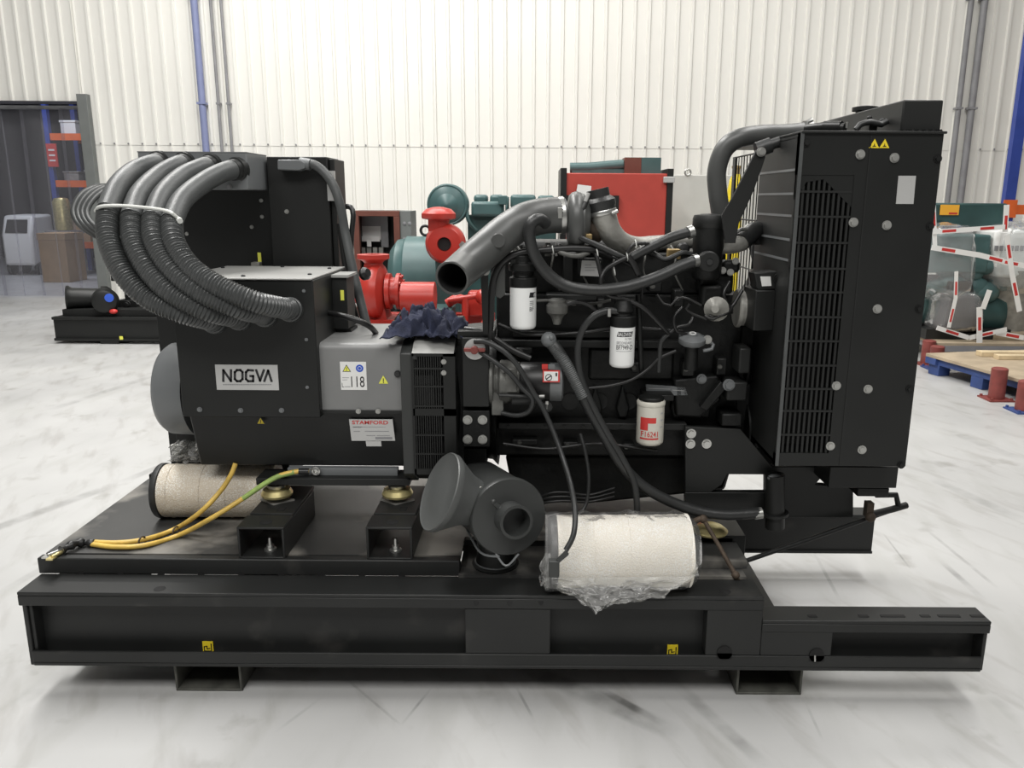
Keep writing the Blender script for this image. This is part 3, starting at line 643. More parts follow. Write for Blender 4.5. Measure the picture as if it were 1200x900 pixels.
strap(tw, [(1092, 272), (1178, 266)], .045, Yx - .07); strap(tw, [(1092, 290), (1148, 299), (1176, 306)], .05, Yx - .08); strap(tw, [(1094, 236), (1096, 292)], .04, Yx - .06); strap(tw, [(1180, 240), (1178, 272)], .05, Yx - .06)
strap(tw, [(1121, 318), (1120, 350), (1112, 384)], .035, Yx - .08); strap(tw, [(1098, 384), (1136, 396), (1180, 386)], .045, Yx - .05); strap(tw, [(1148, 360), (1148, 402)], .055, Yx - .09); strap(tw, [(1160, 340), (1152, 362)], .05, Yx - .1)
pass
Yv = 7.9
tv = thing('wrapped_machine', (P(1195, 350, Yv).x, Yv + .4, .19), 'white machine in shrink-wrap on the far right edge, strapped with printed tape', 'machine')
b = MB(); b.pprism([(1169, 268), (1260, 268), (1260, 330), (1168, 325), (1166, 285)], Yv + .08, .6); b.build('machine_body', 'white', tv, bevel=.04)
b = MB(); b.lathe([(.22, 0), (.24, .25), (.33, .55), (.34, .62)], (P(1200, 400, Yv).x, Yv + .4, .285), (0, 0, 1), 28); b.build('machine_base', 'alu', tv)
b = MB(); q = P(1200, 400, Yv); b.box(q.x - .28, q.x + .5, Yv + .05, Yv + .7, .222, .285); b.build('timber_sled', 'wood', tv)
b = MB(); wrapsurf(b, 1168, 262, 1270, 350, Yv - .05, .85, 5); b.build('shrink_wrap', 'shrink', tv)
strap(tv, [(1166, 305), (1205, 312), (1240, 312)], .05, Yv - .08); strap(tv, [(1180, 275), (1186, 320), (1195, 365)], .05, Yv - .09); strap(tv, [(1168, 390), (1200, 396), (1240, 393)], .05, Yv - .02); pass
b = MB(); 
for i in range(6): b.pbox(1166 + i*6, 288, 1170 + i*6, 294, Yv + .07, .012)
b.build('dark_print', 'gink', tv)
q = PZ(1186, 422, .19)
for (x0, x1, y0, w_, h_, lab) in ((-.12, .5, 0, .09, .04, 'pale timber offcut on the blue pallet, nearer to the camera'), (-.2, .4, .14, .10, .045, 'pale timber offcut on the blue pallet, lying behind the nearer one')):
    b = MB(); b.box(q.x + x0, q.x + x1, q.y + y0, q.y + y0 + w_, .191, .191 + h_); o = b.build('timber_block', 'palewood', None, bevel=.003); tag(o, lab, 'timber', 'timber offcuts on the pallet')
Yb = 10.4
rb = thing('pallet_rack', (P(1195, 180, Yb).x, Yb, 0), 'tall blue rack upright with orange beam, at the right picture edge', 'rack')
xa = P(1188, 160, Yb).x
for dx in (0, 2.7): MB().box(xa + dx, xa + dx + .13, Yb, Yb + .09, 0, 5.5).build('upright', 'rackblue', rb)
zz = Pz(1195, 240, Yb)
for z in (zz, zz + 1.9): MB().box(xa + .131, xa + 2.699, Yb - .01, Yb + .06, z - .12, z).build('beam', 'orange', rb)
MB().box(xa - .02, xa + .15, Yb - .02, Yb - .003, zz - .16, zz + .06).build('beam_connector', 'orange', rb)
# ------------------------------------------------------------------ the generating set
YF = 2.28
zt = P(450, 697, YF).z; zlip = P(450, 713, YF).z; zbf = P(600, 767, YF).z; zb = P(600, 784, YF).z
ze = P(1030, 728, YF).z; zel = P(1030, 742, YF).z; zd = P(300, 655, 2.41).z
xl = P(20, 700, YF).x; xr = P(895, 712, YF).x; xe = P(1160, 745, YF).x; YB = 3.24
G = thing('generator_set', ((xl + xe)/2, 2.75, zb), 'large black diesel generating set on a steel skid, filling the middle of the hall', 'generator')
def part(name, mb, m, parent=G, **k): return mb.build(name, m, parent, **k)
def bolts(parent, pts, Y, r=.009, m='bolt', name='bolt'):
    for x, y in pts: part(name, MB().pbolt(x, y, Y, r), m, parent)
# skid
b = MB()
b.box(xl, xr, YF, 2.41, zt - .012, zt); b.box(xl, xr, YF, YF + .01, zlip, zt - .012); b.box(xl + .02, xr, 2.335, 2.347, zb, zt - .012)
b.box(xl + .02, xe - .012, YF, 2.41, zb, zb + .012); b.box(xl + .02, xe - .012, YF, YF + .01, zb + .012, zbf)
b.box(xl + .022, xl + .034, YF + .012, 2.41, zb + .012, zt - .012)
px = lambda x, y=740: P(x, y, YF).x
b.box(px(545), px(645), YF + .003, 2.335, zbf, zlip); b.box(px(828), px(893), YF + .003, 2.335, zbf, zt - .012)
b.box(px(893), px(977), YF + .003, 2.335, zbf, ze - .012)
b.box(xe - .014, xe - .002, YF + .008, 2.375, zb, ze - .012); b.box(xl + .008, xl + .022, YF + .004, 2.41, zb, zt - .012); b.box(xr, xe, YF, 2.375, ze - .012, ze); b.box(xr, xe, YF, YF + .01, zel, ze - .012); b.box(xr, xe - .015, 2.335, 2.347, zb, ze - .012)
b.box(xl, xr, YB - .09, YB, zt - .012, zt); b.box(xl + .02, xe, YB - .08, YB - .068, zb, ze - .01); b.box(xl + .02, xr, YB - .08, YB - .068, ze - .01, zt - .012); b.box(xr, xe, YB - .09, YB, ze - .012, ze); b.box(xl + .02, xe, YB - .09, YB, zb, zb + .012)
for xx in (xl + .04, -.9, -.2, .5): b.box(xx, xx + .07, 2.347, YB - .08, zb + .012, zt - .013)
b.box(xr, xr + .065, 2.347, YB - .08, zb + .012, ze - .002)
skid = part('skid_frame', b, 'skid', bevel=.003)
for (a, c, y) in ((849, 857, 765), (957, 965, 768)):
    q = P(a, y, YF + .002); s = MB(); s.lathe([(0, 0), (.024, 0), (.024, .003), (0, .003)], q, (0, -1, 0), 24); s.box(q.x - .024, q.x + .024, q.y - .003, q.y, q.z - .02, q.z); part('painted_lifting_notch', s, 'dark', skid)  # near-black half-round painted on for the shade of a notch
for x in (558, 597, 634): part('painted_plate_hole', MB().cyl(P(x, 706, YF + .001), P(x, 706, YF - .002), .0075, n=16), 'dark', skid)  # near-black discs painted on as hole shade, nothing is cut
for x, w in ((952, .02), (1012, .022), (1046, .055), (1084, .022), (1112, .05), (1145, .03)):
    q = PZ(x, 722, ze); part('painted_flange_slot', MB().box(q.x - w*.7, q.x + w*.7, q.y - .007, q.y + .007, ze, ze + .0015), 'dark', skid)  # dark bars laid on the flange as painted slot shade
for x, y in ((187, 690), (850, 693)):
    q = PZ(x, y, zt); s = MB(); s.lathe([(.0, .001), (.016, .001), (.018, 0)], (q.x, q.y, zt + .0005), (0, 0, 1), 20); part('painted_flange_hole', s, 'dark', skid)  # flat dark disc paints the shade of a flange hole
for x, y in ((244, 758), (788, 762)):
    q = P(x, y, 2.334); s = MB(); s.box(q.x - .017, q.x + .017, q.y - .002, q.y, q.z - .02, q.z + .02)
    s.strokes([[(q.x - .012, q.z - .013), (q.x + .009, q.z - .013)], [(q.x - .012, q.z - .013), (q.x - .012, q.z + .002), (q.x - .003, q.z + .004), (q.x - .003, q.z - .006), (q.x + .006, q.z - .004)], [(q.x + .011, q.z - .012), (q.x + .011, q.z + .012)]], .0035, q.y - .0026, 1)
    part('yellow_sticker', s, ['yellow', 'ink'], skid)
part('split_pin', MB().ptube([(955, 768, YF - .004), (955, 775, YF - .006)], .003, 6, smooth=False), 'steel', skid)
# deck
xd0 = P(45, 660, 2.41).x; xd1 = P(539, 660, 2.41).x
b = MB(); b.box(xd0, xd1, 2.405, 2.437, zt + .001, zd); dk = part('deck_rail', b, 'skid', bevel=.004)
for i in range(9):
    x = 95 + i*47; q = P(x, 677, 2.404); part('painted_drain_notch', MB().cyl((q.x, 2.404, zt + .003), (q.x, 2.4065, zt + .003), .011, n=16), 'dark', dk)  # dark discs paint the shade of the drain notches
b = MB(); b.box(xd0 + .004, xd1, 2.449, YB - .01, zd - .014, zd - .002); b.box(xd1, P(858, 640, 2.6).x, 2.60, YB - .01, zd - .014, zd - .002); b.box(xd1 - .004, P(870, 660, 2.45).x, 2.395, 2.62, zt + .001, zt + .012); b.box(xd0 + .01, xd1, 2.439, 2.447, zd - .03, zd - .02)
b.box(P(815, 670, 2.45).x, P(875, 670, 2.45).x, 2.45, 2.62, zt + .013, zt + .04)
part('deck_plate', b, 'deck')
part('corner_stop', MB().pbox(175, 556, 187, 574, 3.12, .06), 'black', G, bevel=.003)
# mount brackets and rubber-and-steel mounts
for x0, x1, mx in ((278, 333, 325), (429, 483, 466)):
    b = MB(); xa = P(x0, 632, 2.415).x; xb = P(x1, 632, 2.415).x; zz = P(x0 + 20, 618, 2.415).z
    b.box(xa, xb, 2.415, 2.52, zz - .008, zz); b.box(xa, xa + .008, 2.415, 2.78, zd - .001, zz - .008); b.box(xb - .008, xb, 2.415, 2.78, zd - .001, zz - .008); b.box(xa, xb, 2.415, 2.78, zd - .001, zd + .004)
    b.box(xa + .004, xb - .004, 2.53, 2.80, zz - .008, zz + .001)
    mb_ = part('mount_bracket', b, 'skid', bevel=.002)
    s = MB(); s.lathe([(.0, .0015), (.018, .0015), (.02, 0)], ((xa + xb)/2 + .005, 2.46, zz + .0005), (0, 0, 1), 24); part('painted_bracket_hole', s, 'dark', mb_)  # near-black disc, shade of a bolt hole put on as colour
    s = MB(); s.box((xa + xb)/2 + .01, (xa + xb)/2 + .035, 2.555, 2.585, zz + .001, zz + .003); part('painted_bracket_slot', s, 'dark', mb_)  # dark patch painted as the shade of a slot
    s = MB(); q = V(((xa + xb)/2 + .01, 2.47, zd + .004)); s.lathe([(.02, 0), (.02, .006), (.013, .008), (.012, .02), (.007, .02), (.006, .045), (0, .047)], q, (0, 0, 1), 12); part('anchor_bolt', s, 'steel', mb_)
    q = P(mx, 583, 2.645); q.z = zz + .002
    s = MB(); s.prism([q + V((-.06, 0, 0)), q + V((0, -.045, 0)), q + V((.06, 0, 0)), q + V((0, .045, 0))], (0, 0, .006)); s.lathe([(.02, .006), (.025, .012), (.045, .02)], q, (0, 0, 1), 24)
    vm = part('vibration_mount', s, 'alu')
    s = MB(); s.lathe([(.04, .016), (.052, .022), (.054, .03), (.046, .046), (.02, .05)], q, (0, 0, 1), 32); part('mount_dome', s, 'zinc', vm)
    s = MB(); s.lathe([(.03, .05), (.032, .062), (.02, .066), (.014, .066), (.014, .085)], q, (0, 0, 1), 24); part('mount_stud', s, 'steel', vm)
# ---------------- alternator
AY, AZ = 2.84, .89; AX = V((1, 0, 0))
YTB = 2.56
xa = P(222, 500, 2.6).x; xb = P(482, 500, 2.6).x; zlo = P(350, 548, 2.64).z; zmid = P(420, 483, 2.6).z; ztop = P(420, 402, 2.6).z
sec = [(2.60, zmid + .02), (2.60, ztop - .05), (2.66, ztop - .01), (3.02, ztop - .01), (3.08, ztop - .07), (3.08, zlo + .08), (3.02, zlo), (2.66, zlo), (2.605, zmid - .02)]
b = MB(); b.prism([(xa, y, z) for y, z in sec], (xb - xa, 0, 0)); alt = part('alternator', b, 'black', bevel=.006)
b = MB(); x0, x1 = P(367, 440, 2.59).x, P(477, 440, 2.59).x
rnd = [(2.59, zmid + .004)] + [(2.59 + .022 - .022*math.cos(a), ztop - .022 + .022*math.sin(a)) for a in (0, .4, .8, 1.2, 1.57)] + [(3.02, ztop), (3.02, ztop - .02), (2.60, zmid + .004)]
b.prism([(x0, y, z) for y, z in rnd], (x1 - x0, 0, 0)); cov = part('grey_side_cover', b, 'grey', alt, label='grey sheet cover')
part('cover_flange', MB().pbox(372, 481, 480, 485, 2.585, .03), 'black2', alt, bevel=.001)
bolts(alt, ((420, 482), (443, 482)), 2.584, .006); bolts(alt, ((466, 438),), 2.588, .008, 'rubber')
b = MB(); q = (P(203, 460, AY).x, AY, AZ); b.lathe([(0, -.03), (.08, -.028), (.15, -.01), (.165, .01), (.17, .1)], q, (1, 0, 0), 40); part('end_bell', b, 'jbox', alt)
b = MB(); b.pbox(208, 505, 232, 555, AY + .05, .1); part('rear_foot', b, 'black', alt, bevel=.004)
# terminal box
b = MB(); b.pbox(207, 328, 371, 489, YTB, .45); tbx = part('terminal_box', b, 'black', alt, bevel=.003)
b = MB(); x0, x1 = P(203, 328, YTB).x, P(364, 328, YTB).x; zl_ = P(310, 328, YTB).z; b.box(x0, x1 + .004, YTB - .006, 3.015, zl_, zl_ + .006)
tl_ = part('terminal_lid', b, 'lid', alt, bevel=.002, label='pale grey lid')
for x, y in ((285, 324), (363, 322), (261, 314), (331, 313), (386, 315)): q = PZ(x, y, zl_ + .006); part('lid_screw', MB().lathe([(.007, 0), (.007, .004), (0, .006)], (q.x, min(q.y, 3.0), zl_ + .006), (0, 0, 1), 12), 'ink', alt)
bolts(alt, ((356, 341), (359, 398), (360, 454)), YTB - .001, .004, 'jbox', 'panel_screw'); bolts(alt, ((234, 480), (282, 481), (330, 481)), YTB - .001, .006, 'jbox', 'panel_screw')
b = MB(); b.pbox(386, 324, 407, 386, 2.80, .12); av = part('regulator_box', b, 'black2', alt, bevel=.003)
b = MB(); q = P(396, 322, 2.8); b.box(P(384, 330, 2.8).x, P(409, 330, 2.8).x, 2.79, 2.93, P(396, 325, 2.8).z, P(396, 322, 2.8).z); part('regulator_lid', b, 'lid', alt)
part('yellow_sticker', MB().pbox(399, 340, 403, 352, 2.798, .002), 'lemon', alt)
part('regulator_foot', MB().pbox(380, 386, 412, 402, 2.82, .1), 'black', alt)
b = MB(); b.ptube([(374, 365, 2.75), (386, 367, 2.73), (405, 371, 2.7), (425, 378, 2.7), (437, 386, 2.75), (445, 398, 2.9)], .010, 12); b.cyl(P(372, 365, 2.76), P(384, 367, 2.735), .014, n=16); part('regulator_cable', b, 'cable', alt)
# cowl with grille
b = MB(); x0, x1 = P(470, 470, 2.55).x, P(484, 470, 2.55).x; cz0, cz1 = P(500, 556, 2.54).z, P(500, 414, 2.54).z; czt = P(500, 398, 2.61).z
prof = [(2.54, cz0), (2.54, cz1), (2.61, czt), (3.03, czt), (3.10, cz1), (3.10, cz0), (3.02, cz0 - .05), (2.62, cz0 - .05)]
b.prism([(x0, y + (.012 if y < 2.8 else 0), z - .004) for y, z in prof], (x1 - x0, 0, 0)); part('cowl_band', b, 'hood', alt, bevel=.004)
x2, x3 = P(484, 470, 2.54).x, P(534, 470, 2.54).x
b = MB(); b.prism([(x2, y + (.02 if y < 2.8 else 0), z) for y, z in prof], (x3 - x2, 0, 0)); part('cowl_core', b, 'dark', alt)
b = MB(); b.box(x2 - .003, x2 + .006, 2.538, 2.56, cz0, cz1); b.box(P(520, 470, 2.54).x, x3, 2.538, 2.56, cz0, cz1); b.box(x2, x3, 2.538, 2.56, cz0, cz0 + .02); b.box(x2, x3, 2.538, 2.56, cz1 - .01, cz1)
zmm = P(500, 483, 2.54).z; b.box(x2, x3, 2.538, 2.56, zmm - .012, zmm + .012); part('grille_frame', b, 'black', alt)
b = MB(); b.prism([(x2, 2.538, cz1), (x2, 2.61, czt + .002), (x2, 3.03, czt + .002), (x2, 3.03, czt - .006), (x2, 2.545, cz1 - .006)], (x3 - x2 - .004, 0, 0)); part('cowl_top', b, 'lid', alt, label='pale grey cowl top')
n = 12; xg1 = P(520, 470, 2.54).x
for i in range(n): xx = x2 + .008 + (xg1 - x2 - .012) * i / n; part('grille_bar', MB().box(xx, xx + .0032, 2.540, 2.553, cz0 + .02, cz1 - .01), 'black2', alt)
for y in (432, 453, 476, 510, 532): zz = P(500, y, 2.54).z; part('grille_bar', MB().box(x2 + .006, xg1, 2.539, 2.555, zz - .0025, zz + .0025), 'black2', alt)
part('grille_plate', MB().pbox(487, 440, 509, 476, 2.545, .004), 'engine', alt)
bolts(alt, ((520, 424), (520, 437)), 2.537, .006); part('cowl_screw', MB().pbolt(486, 419, 2.537, .005), 'rubber', alt)
# nameplates
b = MB(); b.pbox(253, 427.5, 326, 457, YTB - .002, .002); f = lambda x, y: (P(x, y, YTB).x, P(x, y, YTB).z)
yk = YTB - .0026
b.strokes([[f(262, 446.5), f(262, 433.5), f(271, 446.5), f(271, 433.5)]], .0075, yk, 1)
b.strokes([[f(275.5, 444), f(275.5, 436), f(278, 433.5), f(282, 433.5), f(284.5, 436), f(284.5, 444), f(282, 446.5), f(278, 446.5), f(275.5, 444)]], .0075, yk, 1)
b.strokes([[f(297, 434), f(291, 433.5), f(288.5, 436), f(288.5, 444), f(291, 446.5), f(297, 446.5), f(297, 440.5), f(293.5, 440.5)]], .0075, yk, 1)
b.strokes([[f(300.5, 433.5), f(305, 446), f(309.5, 433.5)]], .0075, yk, 1); b.strokes([[f(310, 446.5), f(314.5, 434), f(318.5, 446.5)]], .0075, yk, 1)
for i in range(22): b.strokes([[f(262 + i*2.6, 450.5), f(263.3 + i*2.6, 450.5)]], .003, yk, 2)
part('nameplate', b, ['silver', 'ink', 'gink'], alt, label='silver maker plate')
Yg = 2.59; f = lambda x, y: (P(x, y, Yg).x, P(x, y, Yg).z)
b = MB(); b.pbox(399, 424, 429.5, 457, Yg - .0015, .0015); q = P(406.5, 435.5, Yg); tri(b, q.x, q.z, Yg - .002, .028, 3, 1)
q = P(421.5, 431.5, Yg); b.cyl((q.x, Yg - .0015, q.z), (q.x, Yg - .0022, q.z), .0125, n=24, mi=2); b.ring((q.x, Yg - .0022, q.z), (0, 1, 0), .006, .0007, 18, 6, 0)
a, c = f(412, 453.5), f(427, 441); b.text('118', a[0], c[0], a[1], c[1], Yg - .002, 1)
a, c = f(401, 453.5), f(403.2, 448.5); b.text('L', a[0], c[0], a[1], c[1], Yg - .002, 1); b.strokes([[f(404.5, 453), f(410.5, 453)]], .002, Yg - .002, 4); b.strokes([[f(401.5, 442.5), f(409, 442.5)], [f(401.5, 445), f(407, 445)]], .0014, Yg - .002, 4)
part('noise_label', b, ['white', 'ink', 'blueink', 'lemon', 'gink'], alt)
b = MB(); q = P(449.5, 449.5, Yg); tri(b, q.x, q.z, Yg - .0012, .032, 0, 0); b.strokes([[(q.x, q.z + .008), (q.x, q.z + .017)], [(q.x, q.z + .004), (q.x, q.z + .0045)]], .0032, Yg - .0022, 1); part('warning_triangle', b, ['lemon', 'ink'], alt)
b = MB(); q = P(306, 497, 2.596); tri(b, q.x, q.z, 2.594, .031, 0, 1); part('warning_triangle', b, ['yellow', 'ink'], alt)
Ys = 2.598; f = lambda x, y: (P(x, y, Ys).x, P(x, y, Ys).z)
b = MB(); b.pprism([(409, 491.5), (460, 491.5), (463, 516.5), (412, 516.5)], Ys - .004, .004); b.pprism([(428.5, 517), (446.5, 517), (447, 523), (429.5, 523)], Ys - .0045, .004)
a, c = f(413, 496.8), f(455, 492.6); b.text('STAMFORD', a[0], c[0], a[1], c[1], Ys - .0046, 1, .02)
for i, (xa_, xb_) in enumerate(((414, 452), (414, 424), (428, 456), (415, 422), (430, 440), (442, 457))): yy = 500 + (i // 2) * 5; b.strokes([[f(xa_, yy), f(xb_, yy)]], .002 if i else .0012, Ys - .0046, 2)
b.strokes([[f(441, 513), f(459, 513)]], .008, Ys - .0047, 3)
part('rating_plate', b, ['silver', 'redink', 'gink', 'gink'], alt, label='silver rating plate with red heading')
# feet of the alternator
part('foot_plate', MB().pbox(337, 549, 466, 560, 2.635, .03), 'jbox', alt, bevel=.002)
part('foot_rail', MB().pbox(300, 561, 480, 569, 2.60, .10), 'black2', alt, bevel=.002)
bolts(alt, ((370, 552),), 2.634, .011, 'steel', 'earth_bolt')
# ---------------- adaptor and flywheel housing
b = MB(); q0 = P(534, 470, AY).x; q1 = P(585, 470, AY).x; b.lathe([(.25, 0), (.27, .01), (.27, .03), (.24, .04), (.25, q1 - q0 - .02), (.27, q1 - q0)], (q0, AY, AZ), AX, 48); part('flywheel_housing', b, 'engine', G)
b = MB(); b.pbox(542, 396, 573, 477, 2.545, .04); isw = part('isolator_box', b, 'black2', bevel=.003)
part('isolator_top', MB().pbox(536, 388, 580, 398, 2.56, .10), 'black', isw, bevel=.003)
q = P(556.5, 409, 2.545); b = MB(); b.lathe([(.034, 0), (.034, .006), (.028, .008), (0, .008)], q, (0, -1, 0), 32); part('isolator_disc', b, 'silver', isw)
b = MB(); b.lathe([(.013, 0), (.013, .02), (0, .022)], q + V((0, -.008, 0)), (0, -1, 0), 16); b.box(q.x - .034, q.x + .034, q.y - .022, q.y - .010, q.z - .006, q.z + .006); part('isolator_key', b, 'postred', isw, label='red isolator key', bevel=.002)
b = MB(); b.pbox(542, 481, 574, 524, 2.56, .06); hb = part('housing_bracket', b, 'engine', bevel=.004); bolts(hb, ((548, 492), (565.5, 492), (548, 515), (565.5, 515)), 2.559, .011, 'bolt')
part('housing_foot', MB().pbox(540, 526, 570, 547, 2.64, .3), 'engine', isw)
part('housing_side', MB().pbox(534, 405, 543, 545, 2.60, .3), 'engine', isw)
# ---------------- control cabinet
YC = 3.13
b = MB(); x0, x1, xm = P(172, 290, YC).x, P(390, 290, YC).x, P(320, 290, YC).x; z1 = P(350, 184, YC).z
b.box(x0, xm, YC + .02, YC + .36, zd, z1 - .01); cabm = part('control_cabinet', b, 'black', bevel=.004)
b = MB(); b.box(xm + .003, x1, YC - .02, YC + .16, zd + .25, z1); part('cabinet_door', b, 'black2', cabm, bevel=.003)
b = MB(); b.box(x1 + .001, x1 + .022, YC, YC + .16, zd + .25, z1 - .006); part('cabinet_side', b, 'black2', cabm, bevel=.003)
b = MB(); b.box(x1 - .004, x1 + .024, YC - .025, YC - .003, z1 - .16, z1 - .05); part('side_plate', b, 'silver', cabm)
bolts(cabm, ((306, 235), (307, 254), (295, 266), (219, 274)), YC + .019, .005, 'steel', 'panel_screw'); bolts(cabm, ((336, 248),), YC - .021, .006, 'bolt', 'panel_screw')
YJ = 2.93
b = MB(); xj0, xj1 = P(163, 200, YJ).x, P(290, 200, YJ).x; b.box(xj0, xj1, YJ, YC + .019, P(230, 222, YJ).z, P(230, 179, YJ).z); jb = part('junction_box', b, 'jboxf', cabm, bevel=.003, label='grey junction box')
b = MB(); zj = P(230, 179, YJ).z; b.box(xj0, xj1, YJ - .001, YC + .018, zj, zj + .004); part('junction_lid', b, 'jboxf', cabm)
bolts(cabm, ((269, 219),), YJ - .001, .006, 'gink', 'panel_screw')
b = MB(); b.pbox(302, 296, 306, 307, YC + .017, .002); part('yellow_sticker', b, 'lemon', cabm)
b = MB(); q = P(302, 311, YC + .01); b.box(q.x - .016, q.x + .016, YC - .02, YC + .018, q.z - .012, q.z + .014); part('cabinet_clip', b, 'alu', cabm, bevel=.003)
b = MB(); b.pprism([(325, 187), (352, 187), (358, 191), (358, 197), (350, 200), (325, 199)], YC - .07, .05); part('plug_connector', b, 'jbox', cabm, bevel=.004)
def cab(pts, r, m='cable', parent=cabm, name='cable', n=12, **k): return part(name, MB().ptube(pts, r, n, **k), m, parent)
cab([(356, 192, YC - .045), (368, 193, YC - .05), (380, 202, YC - .06), (391, 218, YC - .07), (399, 242, YC - .08), (404, 270, YC - .08), (410, 300, YC - .1), (418, 335, YC - .12), (428, 375, YC - .15), (436, 400, YC - .15)], .017, 'sleeve', name='flexible_conduit')
cab([(404, 242, YC - .02), (411, 243, YC - .04), (414, 252, YC - .05), (412, 275, YC - .06), (412, 300, YC - .07), (417, 330, YC - .08), (424, 360, YC - .09), (437, 395, YC - .1)], .010)
cab([(398, 262, YC - .02), (403, 300, YC - .03), (409, 340, YC - .05), (418, 372, YC - .07), (424, 392, YC - .08)], .011)
b = MB(); b.cyl(P(352, 191, YC - .045), P(364, 193, YC - .05), .021, n=18); part('plug_nut', b, 'jbox', cabm)
b = MB(); q = P(425, 322, YC - .2); b.lathe([(0, 0), (.022, .002), (.024, .016), (.014, .03)], q, (.8, -.5, .35), 20); part('loose_connector', b, 'cable', cabm)
# four conduits
CO = [[(187, 191, YJ + .01), (177, 193, YJ - .05), (157, 201, 2.82), (138, 219, 2.70), (126, 247, 2.60), (127, 280, 2.52), (143, 318, 2.47), (172, 348, 2.45), (212, 366, 2.45), (242, 374, 2.50), (252, 377, 2.56)],
      [(218, 192, YJ + .01), (206, 195, YJ - .05), (185, 207, 2.81), (164, 228, 2.69), (154, 255, 2.59), (157, 284, 2.51), (174, 316, 2.46), (203, 344, 2.43), (243, 364, 2.44), (272, 371, 2.50), (281, 373, 2.56)],
      [(249, 194, YJ + .01), (236, 197, YJ - .05), (213, 208, 2.80), (191, 229, 2.68), (179, 257, 2.58), (181, 283, 2.50), (199, 313, 2.45), (232, 340, 2.42), (276, 360, 2.43), (303, 367, 2.50), (311, 369, 2.56)],
      [(279, 198, YJ + .01), (264, 201, YJ - .05), (240, 213, 2.79), (214, 234, 2.67), (201, 260, 2.57), (204, 284, 2.49), (222, 312, 2.44), (255, 335, 2.41), (300, 354, 2.42), (331, 361, 2.49), (341, 363, 2.56)]]
for c in CO:
    pts = [P(*q) for q in c]; up = pts[:5]; lo = pts[4:]
    cf = part('cable_conduit', MB().tube(lo, lambda s: .032 + .0022*math.sin(s*2*math.pi/.0098), 20, step=.0018), 'conduit')
    part('smooth_sleeve', MB().tube(up, .0335, 20), 'sleeve', cf, label='smooth grey sleeve')
    d = (pts[1] - pts[0]).normalized(); s = MB(); s.lathe([(.042, -.012), (.042, .012), (.037, .014), (.037, .03), (.036, .032)], pts[0], d, 24); part('gland', s, 'black2', cf)
    d = (pts[-2] - pts[-1]).normalized(); s = MB(); s.lathe([(.040, -.004), (.040, .012), (.036, .014), (.036, .03), (.034, .032)], pts[-1], d, 24); part('gland', s, 'conduit', cf)
b = MB(); tp_ = [(112, 247, 2.60), (118, 242, 2.555), (140, 241, 2.555), (166, 243, 2.555), (190, 246, 2.545), (202, 250, 2.53), (209, 257, 2.55)]
b.ptube(tp_, .0055, 8); b.ptube([(209, 257, 2.55), (211, 259, 2.53)], .009, 8, smooth=False); part('cable_tie', b, 'tie')
# ---------------- radiator
YP = 2.38
rx0 = P(942, 155, YP).x; rx0 = (rx0 + P(908, 543, YP).x) / 2; rx1 = (P(1105, 158, YP).x + P(1062, 546, YP).x) / 2
rz1 = P(1020, 156, YP).z; rz0 = P(985, 546, YP).z
b = MB(); gx0, gx1 = P(921, 370, YP).x, P(986, 370, YP).x; gz1, gz0 = P(960, 205, YP).z, P(935, 531, YP).z
b.box(rx0, gx0, YP, YP + .02, rz0, rz1); b.box(gx1, rx1, YP, YP + .02, rz0, rz1); b.box(gx0, gx1, YP, YP + .02, gz1, rz1); b.box(gx0, gx1, YP, YP + .02, rz0, gz0)
rad = part('radiator', b, 'black')
b = MB(); b.box(rx0, rx0 + .004, YP + .021, 2.80, rz0, rz1 - .01); part('shroud_side', b, 'black2', rad)
for y in (199, 227, 253, 281, 305):
    a = P(930, y, 2.42); part('shroud_seam', MB().box(rx0 - .0025, rx0, YP + .02, 2.79, a.z - .0035, a.z + .0035), 'jbox', rad)
part('edge_trim', MB().box(rx0 - .004, rx0 + .006, YP - .004, YP + .006, rz0, rz1), 'sleeve', rad)
b = MB(); b.box(rx0 + .005, rx1 - .1, 2.79, 2.80, rz0, rz1 - .01); b.box(rx0, rx1, YP + .02, 2.80, rz1 - .012, rz1 - .002); b.box(rx0, rx1, YP + .02, 2.80, rz0, rz0 + .01); part('shroud_back', b, 'black', rad)
b = MB(); b.box(rx1 - .14, rx1 - .01, YP + .03, 3.22, rz0 + .02, rz1 - .02); part('cooling_core', b, 'engine', rad)
b = MB(); b.box(rx0 + .012, gx1 + .03, YP + .16, YP + .17, gz0 - .02, gz1 + .02); part('cavity_shade_plate', b, 'dark', rad)  # near-black sheet paints the dark cavity behind the grille bars
q = P(957, 300, YP + .13); b = MB(); b.lathe([(.0, 0), (.09, .0), (.1, .03), (.1, .05)], P(955, 250, YP + .14), (0, -1, 0), 30); part('inner_duct', b, 'engine', rad)
nb = 11
for i in range(nb): xx = gx0 + (gx1 - gx0) * (i + .5) / nb; part('grille_bar', MB().box(xx - .0035, xx + .0035, YP + .003, YP + .012, gz0, gz1), 'black2', rad)
for y in (224.6, 254, 284.6, 315, 342.7, 371.8, 400, 428.5, 456, 482, 510): zz = P(955, y, YP).z; part('grille_bar', MB().box(gx0, gx1, YP + .001, YP + .008, zz - .003, zz + .003), 'black2', rad)
b = MB(); cc = P(950, 205, YP); b.prism([(gx0, YP + .002, gz1), (gx0, YP + .002, gz1 - .07), (gx0 + .03, YP + .002, gz1 - .02), (gx0 + .08, YP + .002, gz1 - .012), (gx1, YP + .002, gz1 - .09), (gx1, YP + .002, gz1)], (0, .012, 0)); part('arched_panel', b, 'black', rad)
b = MB(); zz = P(1020, 156, YP).z; part('top_flange', MB().box(rx0 - .002, rx1 + .006, YP - .008, 3.2, rz1 - .001, rz1 + .006), 'black2', rad, bevel=.002)
